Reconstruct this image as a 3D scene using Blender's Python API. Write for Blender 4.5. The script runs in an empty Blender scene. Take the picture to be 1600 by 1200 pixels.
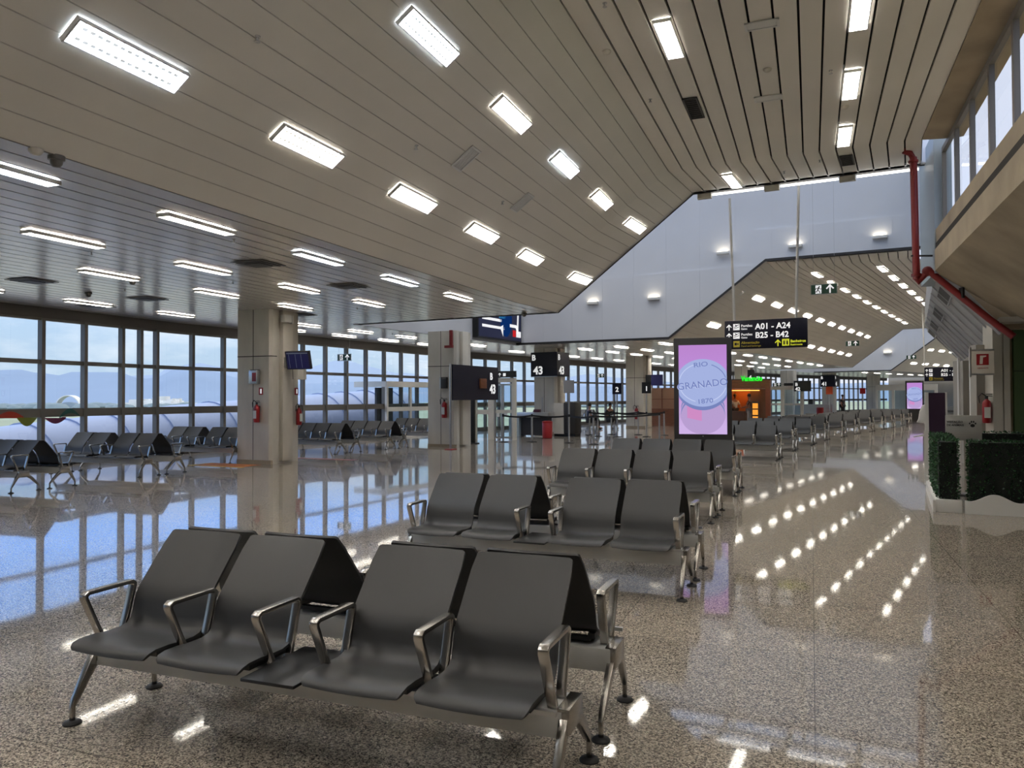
import bpy, bmesh, math, random
from mathutils import Vector, Matrix, Euler
random.seed(7)
R = math.radians
sc = bpy.context.scene
COL = sc.collection
# ------------------------------------------------------------------ camera
F, CH = 1200.0, 1.56
PIT = math.atan(22 / F); ROLL = R(.2)
cp, sp, cr, sr = math.cos(PIT), math.sin(PIT), math.cos(ROLL), math.sin(ROLL)
def _lvl(u2, v2, w): return Vector((u2, cp * w - sp * v2, sp * w + cp * v2))
cam = bpy.data.cameras.new('camera'); cam.sensor_width = 36; cam.lens = 27.0
cam.clip_end = 6000; cam.clip_start = .05
co = bpy.data.objects.new('camera', cam); COL.objects.link(co); sc.camera = co
rx, up, fw = _lvl(cr, -sr, 0), _lvl(sr, cr, 0), _lvl(0, 0, 1)
co.matrix_world = Matrix(((rx.x, up.x, -fw.x, 0), (rx.y, up.y, -fw.y, 0), (rx.z, up.z, -fw.z, CH), (0, 0, 0, 1)))
# turns a point of the photo into a direction, then into the place at a known height / depth
def ray(x, y):
    u = (x - 800) / F; v = (600 - y) / F
    return _lvl(u * cr + v * sr, -u * sr + v * cr, 1.0)
def at(x, y, z=0.0):
    d = ray(x, y); t = (z - CH) / d.z; return Vector((d.x * t, d.y * t, z))
def atD(x, y, D):
    d = ray(x, y); t = D / d.y; return Vector((d.x * t, D, CH + d.z * t))
def zat(y, D, x=800): return atD(x, y, D).z
# ------------------------------------------------------------------ mesh builder
class MB:
    def __init__(s): s.v = []; s.f = []
    def add(s, vs, fs):
        n = len(s.v); s.v += [tuple(p) for p in vs]; s.f += [tuple(i + n for i in f) for f in fs]; return s
    def box(s, x0, x1, y0, y1, z0, z1):
        return s.add([(x0,y0,z0),(x1,y0,z0),(x1,y1,z0),(x0,y1,z0),(x0,y0,z1),(x1,y0,z1),(x1,y1,z1),(x0,y1,z1)],
                     [(0,3,2,1),(4,5,6,7),(0,1,5,4),(1,2,6,5),(2,3,7,6),(3,0,4,7)])
    def quad(s, a, b, c, d): return s.add([a, b, c, d], [(0, 1, 2, 3)])
    def prism(s, poly, d0, d1, axis='x'):
        n = len(poly)
        m = {'x': lambda p, d: (d, p[0], p[1]), 'y': lambda p, d: (p[0], d, p[1]), 'z': lambda p, d: (p[0], p[1], d)}[axis]
        vs = [m(p, d0) for p in poly] + [m(p, d1) for p in poly]
        fs = [tuple(range(n))[::-1], tuple(range(n, 2 * n))] + [(i, (i + 1) % n, (i + 1) % n + n, i + n) for i in range(n)]
        return s.add(vs, fs)
    def tube(s, pts, r, n=10, cap=True):
        pts = [Vector(p) for p in pts]; rs = r if isinstance(r, (list, tuple)) else [r] * len(pts)
        rings = []; prev = None
        for i, p in enumerate(pts):
            a = pts[max(i - 1, 0)]; b = pts[min(i + 1, len(pts) - 1)]
            d = (b - a).normalized()
            if prev is None:
                ref = Vector((0, 0, 1)) if abs(d.z) < .9 else Vector((1, 0, 0))
                e1 = d.cross(ref).normalized()
            else:
                e1 = (prev - d * prev.dot(d)).normalized()
            prev = e1; e2 = d.cross(e1)
            rings.append([p + (e1 * math.cos(2 * math.pi * k / n) + e2 * math.sin(2 * math.pi * k / n)) * rs[i] for k in range(n)])
        vs = [q for rg in rings for q in rg]; fs = []
        for i in range(len(pts) - 1):
            for k in range(n):
                k2 = (k + 1) % n; fs.append((i * n + k, i * n + k2, (i + 1) * n + k2, (i + 1) * n + k))
        if cap: fs.append(tuple(range(n))[::-1]); fs.append(tuple(range(len(vs) - n, len(vs))))
        return s.add(vs, fs)
    def lathe(s, prof, c=(0, 0, 0), n=20):
        vs = []; fs = []
        for r, z in prof:
            for k in range(n):
                a = 2 * math.pi * k / n; vs.append((c[0] + r * math.cos(a), c[1] + r * math.sin(a), c[2] + z))
        for i in range(len(prof) - 1):
            for k in range(n):
                k2 = (k + 1) % n; fs.append((i * n + k, i * n + k2, (i + 1) * n + k2, (i + 1) * n + k))
        fs.append(tuple(range(n))[::-1]); fs.append(tuple(range(len(vs) - n, len(vs))))
        return s.add(vs, fs)
    def sphere(s, c, r, n=12, sx=1, sy=1, sz=1):
        m = n // 2; prof = []
        vs = []; fs = []
        for i in range(m + 1):
            t = math.pi * i / m
            for k in range(n):
                a = 2 * math.pi * k / n
                vs.append((c[0] + r * sx * math.sin(t) * math.cos(a), c[1] + r * sy * math.sin(t) * math.sin(a), c[2] - r * sz * math.cos(t)))
        for i in range(m):
            for k in range(n):
                k2 = (k + 1) % n; fs.append((i * n + k, i * n + k2, (i + 1) * n + k2, (i + 1) * n + k))
        return s.add(vs, fs)
    def ribbon(s, path, w, x0, x1, axis='x'):
        """a bar of thickness w swept along a flat path, x0..x1 wide"""
        P = [Vector((p[0], p[1])) for p in path]; L = []; Rr = []
        for i, p in enumerate(P):
            d0 = (P[i] - P[i - 1]).normalized() if i else (P[1] - P[0]).normalized()
            d1 = (P[i + 1] - P[i]).normalized() if i < len(P) - 1 else d0
            t = (d0 + d1).normalized(); nrm = Vector((-t.y, t.x)); k = w / 2 / max(.4, nrm.dot(Vector((-d0.y, d0.x))))
            L.append(p + nrm * k); Rr.append(p - nrm * k)
        for i in range(len(P) - 1):
            pass
        n = len(P)
        m = {'x': lambda p, d: (d, p.x, p.y), 'y': lambda p, d: (p.x, d, p.y)}[axis]
        vs = [m(p, x0) for p in L] + [m(p, x1) for p in L] + [m(p, x0) for p in Rr] + [m(p, x1) for p in Rr]
        fs = []
        for i in range(n - 1):
            fs += [(i, i + 1, n + i + 1, n + i), (2 * n + i, 3 * n + i, 3 * n + i + 1, 2 * n + i + 1),
                   (i, 2 * n + i, 2 * n + i + 1, i + 1), (n + i, n + i + 1, 3 * n + i + 1, 3 * n + i)]
        fs += [(0, n, 3 * n, 2 * n), (n - 1, 3 * n - 1, 4 * n - 1, 2 * n - 1)]
        return s.add(vs, fs)
    def xf(s, M):
        s.v = [tuple(M @ Vector(p)) for p in s.v]; return s
    def mesh(s, name, mat, smooth=True, bevel=0, ang=40, fix=True):
        me = bpy.data.meshes.new(name); me.from_pydata(s.v, [], s.f)
        bm = bmesh.new(); bm.from_mesh(me)
        if bevel:
            bmesh.ops.bevel(bm, geom=[e for e in bm.edges if len(e.link_faces) == 2 and e.calc_face_angle(0) > .5],
                            offset=bevel, segments=2, affect='EDGES', profile=.5)
        if fix: bmesh.ops.recalc_face_normals(bm, faces=bm.faces)
        bm.to_mesh(me); bm.free()
        if smooth:
            for p in me.polygons: p.use_smooth = True
            me.set_sharp_from_angle(angle=R(ang))
        if mat:
            for m in (mat if isinstance(mat, list) else [mat]): me.materials.append(m)
        return me
    def build(s, name, mat, parent=None, **k):
        o = bpy.data.objects.new(name, s.mesh(name, mat, **k)); COL.objects.link(o)
        if parent: o.parent = parent
        return o
def tag(o, label, cat, group=None, kind=None):
    o['label'] = label; o['category'] = cat
    if group: o['group'] = group
    if kind: o['kind'] = kind
    return o
def thing(name, label, cat, loc=(0, 0, 0), rz=0, group=None):
    o = bpy.data.objects.new(name, None); o.empty_display_size = .1; COL.objects.link(o)
    o.location = loc; o.rotation_euler = (0, 0, rz)
    return tag(o, label, cat, group)
def struct(name, mb, m, **k):
    o = mb.build(name, m, **k); o['kind'] = 'structure'; return o
def kids(o): return [c for c in COL.objects if c.parent == o]
CH_OF = {}
def dup(root, loc=None, rz=None, label=None, group=None):
    def rec(o, par):
        c = o.copy(); COL.objects.link(c); c.parent = par
        for q in list(o.children): rec(q, c)
        return c
    c = rec(root, None)
    if loc is not None: c.location = loc
    if rz is not None: c.rotation_euler = (0, 0, rz)
    if label: c['label'] = label
    if group: c['group'] = group
    return c
def text(name, s, size, mat, parent, x, y, z, bold=.0, align='LEFT', depth=.003, rz=0, sx=1.0, tilt=0):
    """lettering standing upright on a face that looks towards -y (before rz)"""
    cu = bpy.data.curves.new('t', 'FONT'); cu.body = s; cu.size = size; cu.align_x = align; cu.offset = bold * size; cu.extrude = depth
    cu.resolution_u = 3
    o = bpy.data.objects.new('t', cu); COL.objects.link(o)
    dg = bpy.context.evaluated_depsgraph_get(); dg.update()
    me = bpy.data.meshes.new_from_object(o.evaluated_get(dg)); bpy.data.objects.remove(o); bpy.data.curves.remove(cu)
    M = Matrix.Translation((x, y, z)) @ Matrix.Rotation(rz, 4, 'Z') @ Matrix.Rotation(-tilt, 4, 'Y') @ Matrix.Rotation(R(90), 4, 'X') @ Matrix.Diagonal((sx, 1, 1, 1))
    me.transform(M); me.materials.clear(); me.materials.append(mat); me.name = name
    ob = bpy.data.objects.new(name, me); COL.objects.link(ob); ob.parent = parent
    return ob
ORD = ['first', 'second', 'third', 'fourth', 'fifth', 'sixth', 'seventh', 'eighth', 'ninth', 'tenth', 'eleventh', 'twelfth',
       'thirteenth', 'fourteenth', 'fifteenth', 'sixteenth', 'seventeenth', 'eighteenth', 'nineteenth', 'twentieth']
# ------------------------------------------------------------------ materials
def new_mat(name):
    m = bpy.data.materials.new(name); m.use_nodes = True; nt = m.node_tree; nt.nodes.clear()
    out = nt.nodes.new('ShaderNodeOutputMaterial'); return m, nt, out
def N(nt, t, **k):
    n = nt.nodes.new('ShaderNode' + t)
    for a, b in k.items(): setattr(n, a, b)
    return n
def s2l(c):
    f = lambda x: x / 12.92 if x <= .04045 else ((x + .055) / 1.055) ** 2.4
    return tuple(f(x / 255) for x in c[:3]) + (1,)
def pmat(name, rgb, rough=.5, metal=0, spec=.5, noise=None, bump=None, coat=0, emit=None, estr=0, stretch=None):
    m, nt, out = new_mat(name); L = nt.links
    b = N(nt, 'BsdfPrincipled'); L.new(b.outputs[0], out.inputs[0])
    c = s2l(rgb); b.inputs['Base Color'].default_value = c
    b.inputs['Roughness'].default_value = rough; b.inputs['Metallic'].default_value = metal
    b.inputs['Specular IOR Level'].default_value = spec; b.inputs['Coat Weight'].default_value = coat
    if emit: b.inputs['Emission Color'].default_value = s2l(emit); b.inputs['Emission Strength'].default_value = estr
    if noise or bump:
        tc = N(nt, 'TexCoord'); mp = N(nt, 'Mapping'); L.new(tc.outputs['Object'], mp.inputs[0])
        if stretch: mp.inputs['Scale'].default_value = stretch
    if noise:  # (scale, amount, detail)
        tx = N(nt, 'TexNoise'); tx.inputs['Scale'].default_value = noise[0]; tx.inputs['Detail'].default_value = noise[2]
        L.new(mp.outputs[0], tx.inputs['Vector'])
        r = N(nt, 'ValToRGB'); L.new(tx.outputs['Fac'], r.inputs[0])
        k = noise[1]
        r.color_ramp.elements[0].position = .3; r.color_ramp.elements[1].position = .7
        r.color_ramp.elements[0].color = (c[0] * (1 - k), c[1] * (1 - k), c[2] * (1 - k), 1)
        r.color_ramp.elements[1].color = (min(1, c[0] * (1 + k)), min(1, c[1] * (1 + k)), min(1, c[2] * (1 + k)), 1)
        L.new(r.outputs[0], b.inputs['Base Color'])
    if bump:  # (scale, strength)
        tx = N(nt, 'TexNoise'); tx.inputs['Scale'].default_value = bump[0]; tx.inputs['Detail'].default_value = 3
        L.new(mp.outputs[0], tx.inputs['Vector'])
        bp = N(nt, 'Bump'); bp.inputs['Strength'].default_value = bump[1]; bp.inputs['Distance'].default_value = .01
        L.new(tx.outputs['Fac'], bp.inputs['Height']); L.new(bp.outputs[0], b.inputs['Normal'])
    return m
def emat(name, rgb, strength):
    m, nt, out = new_mat(name); e = N(nt, 'Emission'); e.inputs[0].default_value = s2l(rgb); e.inputs[1].default_value = strength
    nt.links.new(e.outputs[0], out.inputs[0]); return m
def glassmat(name, tint=(.93, .97, .98), refl=1.0):
    m, nt, out = new_mat(name); L = nt.links
    t = N(nt, 'BsdfTransparent'); t.inputs[0].default_value = tint + (1,)
    g = N(nt, 'BsdfGlossy'); g.inputs['Roughness'].default_value = .01; g.inputs[0].default_value = (.95, .97, 1, 1)
    lw = N(nt, 'LayerWeight'); lw.inputs[0].default_value = .5
    pw = N(nt, 'Math', operation='POWER'); pw.inputs[1].default_value = 5; L.new(lw.outputs['Facing'], pw.inputs[0])
    fr = N(nt, 'Math', operation='MULTIPLY_ADD'); fr.inputs[1].default_value = .6 * refl; fr.inputs[2].default_value = .045 * refl; L.new(pw.outputs[0], fr.inputs[0])
    mx = N(nt, 'MixShader'); L.new(fr.outputs[0], mx.inputs[0]); L.new(t.outputs[0], mx.inputs[1]); L.new(g.outputs[0], mx.inputs[2])
    L.new(mx.outputs[0], out.inputs[0]); return m
M = {}
M['ceil'] = pmat('ceiling_metal', (230, 226, 217), .42, 0, .45, noise=(.35, .05, 2))
M['ceil_low'] = pmat('ceiling_metal_gloss', (232, 228, 222), .22, .4, .5, noise=(.35, .05, 2))
M['gap'] = pmat('ceiling_void', (16, 15, 14), .9)
M['white'] = pmat('white_panel', (214, 216, 222), .45, noise=(.5, .03, 2))
M['whitepaint'] = pmat('white_paint', (225, 224, 220), .5)
M['cream'] = pmat('cream_paint', (214, 208, 196), .55, noise=(3, .04, 3))
M['conc'] = pmat('concrete', (208, 203, 192), .72, noise=(1.6, .16, 6), bump=(30, .25), stretch=(1, 1, .35))
M['conc2'] = pmat('concrete_warm', (158, 144, 122), .72, noise=(1.1, .22, 6), bump=(30, .25))
M['groove'] = pmat('dark_groove', (38, 33, 29), .9)
M['frame'] = pmat('mullion_paint', (112, 108, 103), .45, .2)
M['head'] = pmat('window_head', (92, 88, 84), .5, .1)
M['dark'] = pmat('dark_metal', (44, 42, 42), .5)
M['black'] = pmat('black_plastic', (20, 20, 21), .45)
M['seat'] = pmat('grey_seat_shell', (54, 54, 54), .42, 0, .4, bump=(400, .06))
M['beam'] = pmat('grey_beam', (205, 205, 202), .5, 0)
M['chrome'] = pmat('polished_aluminium', (178, 174, 168), .24, 1.0)
M['rubber'] = pmat('black_rubber', (16, 15, 15), .6)
M['steel'] = pmat('brushed_steel', (190, 190, 190), .3, .9)
M['red'] = pmat('red_paint', (150, 20, 24), .38)
M['redpipe'] = pmat('red_pipe_paint', (124, 22, 24), .42)
M['navy'] = pmat('navy_sign', (9, 8, 32), .45, 0, .3)
M['navyt'] = pmat('navy_screen', (34, 34, 86), .3, emit=(34, 34, 90), estr=.06)
M['letter'] = pmat('white_letter', (240, 240, 240), .5, emit=(255, 255, 255), estr=.3)
M['yellow'] = pmat('yellow_letter', (216, 216, 50), .5, emit=(225, 230, 60), estr=.25)
M['mustard'] = pmat('dim_yellow', (190, 172, 50), .5, emit=(190, 172, 50), estr=.06)
M['green'] = pmat('exit_green', (24, 66, 44), .5)
M['wallgreen'] = pmat('green_wall', (70, 92, 46), .6)
M['hedge'] = None
M['glass'] = glassmat('window_glass')
M['glassd'] = glassmat('door_glass', (.72, .84, .86))
M['orange'] = pmat('orange_mark', (170, 96, 36), .4)
M['wood'] = pmat('brown_wood', (120, 72, 44), .5, noise=(4, .25, 4), stretch=(1, 1, 6))
M['plaster'] = pmat('grey_wall', (160, 155, 146), .6, noise=(1.2, .05, 3))
M['skin'] = pmat('skin', (150, 104, 80), .55)
M['hair'] = pmat('dark_hair', (24, 20, 18), .6)
M['cool'] = emat('cool_tube', (228, 240, 255), 29)
M['warm'] = emat('warm_tube', (255, 248, 238), 28)
M['strip'] = emat('strip_tube', (250, 248, 244), 3)
M['refl'] = pmat('troffer_reflector', (228, 228, 226), .4, 0)
M['sconce'] = emat('sconce_lamp', (255, 240, 210), 5)
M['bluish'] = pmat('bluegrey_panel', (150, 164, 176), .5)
# polished granite floor
def granite():
    m, nt, out = new_mat('polished_granite'); L = nt.links
    b = N(nt, 'BsdfPrincipled'); L.new(b.outputs[0], out.inputs[0])
    tc = N(nt, 'TexCoord'); mp = N(nt, 'Mapping'); mp.inputs['Rotation'].default_value = (0, 0, R(21.3)); L.new(tc.outputs['Object'], mp.inputs[0])
    vo = N(nt, 'TexVoronoi'); vo.inputs['Scale'].default_value = 150; L.new(mp.outputs[0], vo.inputs['Vector'])
    sep = N(nt, 'SeparateColor'); L.new(vo.outputs['Color'], sep.inputs[0])
    r = N(nt, 'ValToRGB'); L.new(sep.outputs[0], r.inputs[0]); e = r.color_ramp.elements
    e[0].position = 0; e[0].color = s2l((70, 66, 62)); e[1].position = 1; e[1].color = s2l((226, 216, 200))
    for p, c in ((.28, (122, 115, 107)), (.5, (168, 159, 147)), (.8, (200, 190, 174))):
        q = e.new(p); q.color = s2l(c)
    no = N(nt, 'TexNoise'); no.inputs['Scale'].default_value = 60; no.inputs['Detail'].default_value = 3; L.new(mp.outputs[0], no.inputs['Vector'])
    r2 = N(nt, 'ValToRGB'); L.new(no.outputs['Fac'], r2.inputs[0]); r2.color_ramp.elements[0].position = .3; r2.color_ramp.elements[1].position = .7
    r2.color_ramp.elements[0].color = (.62, .61, .6, 1); r2.color_ramp.elements[1].color = (1.12, 1.1, 1.07, 1)
    mul = N(nt, 'Mix', data_type='RGBA', blend_type='MULTIPLY'); mul.inputs[0].default_value = 1
    L.new(r.outputs[0], mul.inputs[6]); L.new(r2.outputs[0], mul.inputs[7])
    br = N(nt, 'TexBrick'); br.offset = 0; br.inputs['Scale'].default_value = 1; br.inputs['Brick Width'].default_value = 1.25; br.inputs['Row Height'].default_value = 1.25
    br.inputs['Mortar Size'].default_value = .003; br.inputs['Color1'].default_value = (.9, .9, .9, 1); br.inputs['Color2'].default_value = (1.04, 1.02, 1, 1); br.inputs['Mortar'].default_value = (.4, .38, .36, 1)
    L.new(mp.outputs[0], br.inputs['Vector'])
    mul2 = N(nt, 'Mix', data_type='RGBA', blend_type='MULTIPLY'); mul2.inputs[0].default_value = 1
    L.new(mul.outputs[2], mul2.inputs[6]); L.new(br.outputs['Color'], mul2.inputs[7])
    L.new(mul2.outputs[2], b.inputs['Base Color'])
    r3 = N(nt, 'ValToRGB'); L.new(sep.outputs[1], r3.inputs[0]); r3.color_ramp.interpolation = 'CONSTANT'
    r3.color_ramp.elements[0].color = (.04, .04, .04, 1); r3.color_ramp.elements[1].position = .8; r3.color_ramp.elements[1].color = (.22, .22, .22, 1)
    L.new(r3.outputs[0], b.inputs['Roughness']); b.inputs['IOR'].default_value = 1.7
    wn = N(nt, 'TexNoise'); wn.inputs['Scale'].default_value = 2.2; wn.inputs['Detail'].default_value = 1; L.new(mp.outputs[0], wn.inputs['Vector'])
    bp = N(nt, 'Bump'); bp.inputs['Strength'].default_value = .02; bp.inputs['Distance'].default_value = .02
    L.new(wn.outputs['Fac'], bp.inputs['Height']); L.new(bp.outputs[0], b.inputs['Normal'])
    return m
M['floor'] = granite()
# ------------------------------------------------------------------ sky
w = bpy.data.worlds.new('sky'); sc.world = w; w.use_nodes = True; nt = w.node_tree; nt.nodes.clear(); L = nt.links
out = N(nt, 'OutputWorld'); bg = N(nt, 'Background'); L.new(bg.outputs[0], out.inputs[0])
tc = N(nt, 'TexCoord'); sep = N(nt, 'SeparateXYZ'); L.new(tc.outputs['Generated'], sep.inputs[0])
rp = N(nt, 'ValToRGB'); L.new(sep.outputs[2], rp.inputs[0]); e = rp.color_ramp.elements
e[0].position = 0; e[0].color = (.38, .47, .58, 1); e[1].position = 1; e[1].color = (1.5, 1.46, 1.45, 1)
for p, c in ((.05, (.36, .46, .58)), (.1, (.36, .48, .64)), (.15, (.30, .62, 1.35)), (.32, (.34, .62, 1.2)), (.6, (1.3, 1.28, 1.3))):
    q = e.new(p); q.color = c + (1,)
mp = N(nt, 'Mapping'); mp.inputs['Scale'].default_value = (2.2, 2.2, 6); mp.inputs['Location'].default_value = (.6, .2, .3); L.new(tc.outputs['Generated'], mp.inputs[0])
cn = N(nt, 'TexNoise'); cn.inputs['Scale'].default_value = 2.4; cn.inputs['Detail'].default_value = 6; cn.inputs['Roughness'].default_value = .55; L.new(mp.outputs[0], cn.inputs['Vector'])
cr_ = N(nt, 'ValToRGB'); L.new(cn.outputs['Fac'], cr_.inputs[0]); cr_.color_ramp.elements[0].position = .48; cr_.color_ramp.elements[1].position = .68
cr_.color_ramp.elements[1].color = (.62, .62, .62, 1)
fd = N(nt, 'MapRange'); fd.inputs[1].default_value = .1; fd.inputs[2].default_value = .17; fd.inputs[3].default_value = 1; fd.inputs[4].default_value = .12; L.new(sep.outputs[2], fd.inputs[0])
fm_ = N(nt, 'Math', operation='MULTIPLY'); L.new(cr_.outputs[0], fm_.inputs[0]); L.new(fd.outputs[0], fm_.inputs[1])
mx = N(nt, 'Mix', data_type='RGBA'); L.new(fm_.outputs[0], mx.inputs[0]); L.new(rp.outputs[0], mx.inputs[6]); mx.inputs[7].default_value = (.72, .73, .76, 1)
ax = N(nt, 'MapRange'); ax.inputs[1].default_value = .05; ax.inputs[2].default_value = .4; ax.inputs[3].default_value = 0; ax.inputs[4].default_value = .88; L.new(sep.outputs[0], ax.inputs[0])
az_ = N(nt, 'MapRange'); az_.inputs[1].default_value = .45; az_.inputs[2].default_value = .75; az_.inputs[3].default_value = 1; az_.inputs[4].default_value = 0; L.new(sep.outputs[2], az_.inputs[0])
am = N(nt, 'Math', operation='MULTIPLY'); L.new(ax.outputs[0], am.inputs[0]); L.new(az_.outputs[0], am.inputs[1])
mo = N(nt, 'Mix', data_type='RGBA'); L.new(am.outputs[0], mo.inputs[0]); L.new(mx.outputs[2], mo.inputs[6]); mo.inputs[7].default_value = (.62, .62, .69, 1)
L.new(mo.outputs[2], bg.inputs[0]); bg.inputs[1].default_value = .8
sc.view_settings.view_transform = 'Standard'; sc.view_settings.look = 'None'; sc.view_settings.gamma = 1; sc.view_settings.use_curve_mapping = False
sc.view_settings.exposure = 1.0
sc.cycles.use_denoising = True
sc.cycles.max_bounces = 7; sc.cycles.diffuse_bounces = 3; sc.cycles.glossy_bounces = 4; sc.cycles.transparent_max_bounces = 12
sc.cycles.sample_clamp_indirect = 6; sc.cycles.caustics_reflective = False; sc.cycles.caustics_refractive = False
# ------------------------------------------------------------------ the curved hall: straight stretches joined by bends
class Seg: pass
SEG = []
def mkseg(az, L, v0=0.0, prev=None):
    s = Seg(); s.az = R(az); s.a = Vector((math.sin(s.az), math.cos(s.az), 0)); s.b = Vector((math.cos(s.az), -math.sin(s.az), 0))
    s.L = L; s.v0 = v0; s.o = Vector((0, 0, 0)) if prev is None else prev.o + prev.a * prev.L
    s.h0 = 0 if prev is None else math.tan((s.az - prev.az) / 2)
    s.h1 = 0
    if prev is not None: prev.h1 = s.h0
    SEG.append(s); return s
SA = mkseg(21.3, 15.93, -9); ST = mkseg(27.5, 13.8, 0, SA); SB = mkseg(34.4, 28.7, 0, ST); SU = mkseg(41, 13.8, 0, SB); SCc = mkseg(47.5, 24, 0, SU)
def P(s, u, v, z=0.0):
    q = s.o + s.b * u + s.a * v; return Vector((q.x, q.y, z))
def V0(s, u): return s.v0 + u * s.h0
def V1(s, u): return s.L - u * s.h1
ZL, ZU = 3.72, 6.3
UW, UC, UF, UR = -16.8, -6.2, -2.75, 1.95
VN, VF = 1.9, 11.9      # the tall bay lies between these in the short stretches
def zc(u): return ZL if u <= UC else (ZU if u >= UF else ZL + (u - UC) / (UF - UC) * (ZU - ZL))
# floor
fl = MB(); fl.quad((-60, -14, 0), (60, -14, 0), (110, 130, 0), (-10, 130, 0))
struct_floor_pts = []
ring = [P(SA, UW, -9)] + [P(s, UW, V1(s, UW)) for s in SEG]
ringr = [P(SA, 9, -9)] + [P(s, 9, V1(s, 9)) for s in SEG]
fl = MB()
for i in range(len(ring) - 1): fl.quad(ring[i], ringr[i], ringr[i + 1], ring[i + 1])
fo = struct('floor', fl, M['floor'])
def ceil_strips(s, u0, u1, pitch, gap, mat, c0=None, c1=None, lip=.05):
    """boards along the hall with dark open joints"""
    mb = MB(); bk = MB(); n = max(1, round((u1 - u0) / pitch)); p = (u1 - u0) / n
    e0 = lambda u: V0(s, u) if c0 is None else c0
    e1 = lambda u: V1(s, u) if c1 is None else c1
    for i in range(n):
        a, b = u0 + i * p + gap / 2, u0 + (i + 1) * p - gap / 2
        za, zb = zc(a), zc(b)
        A0, B0, B1, A1 = P(s, a, e0(a), za), P(s, b, e0(b), zb), P(s, b, e1(b), zb), P(s, a, e1(a), za)
        upv = Vector((0, 0, lip))
        mb.add([A0, B0, B1, A1, A0 + upv, B0 + upv, B1 + upv, A1 + upv], [(0, 1, 2, 3), (0, 3, 7, 4), (1, 5, 6, 2), (0, 4, 5, 1), (3, 2, 6, 7)])
    q = [P(s, u0, e0(u0), zc(u0) + lip), P(s, u1, e0(u1), zc(u1) + lip), P(s, u1, e1(u1), zc(u1) + lip), P(s, u0, e1(u0), zc(u0) + lip)]
    bk.quad(*q)
    o = struct('ceiling', mb, mat, smooth=False, fix=False)
    b = bk.build('backing', M['gap'], o, smooth=False)
    return o
def ceil_full(s, c0=None, c1=None, outer=True):
    if outer: ceil_strips(s, UW, -12.5, .3, .028, M['ceil_low'])
    ceil_strips(s, -12.5, UC, .3, .028, M['ceil_low'], c0, c1)
    ceil_strips(s, UC, UF, .216, .009, M['ceil'], c0, c1)
    ceil_strips(s, UF, UR, .294, .03, M['ceil'], c0, c1)
ceil_full(SA); ceil_full(SB); ceil_full(SCc)
for s in (ST, SU):
    ceil_strips(s, UW, -12.5, .3, .028, M['ceil_low'])
    ceil_full(s, None, VN, False); ceil_full(s, VF, None, False)
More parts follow.
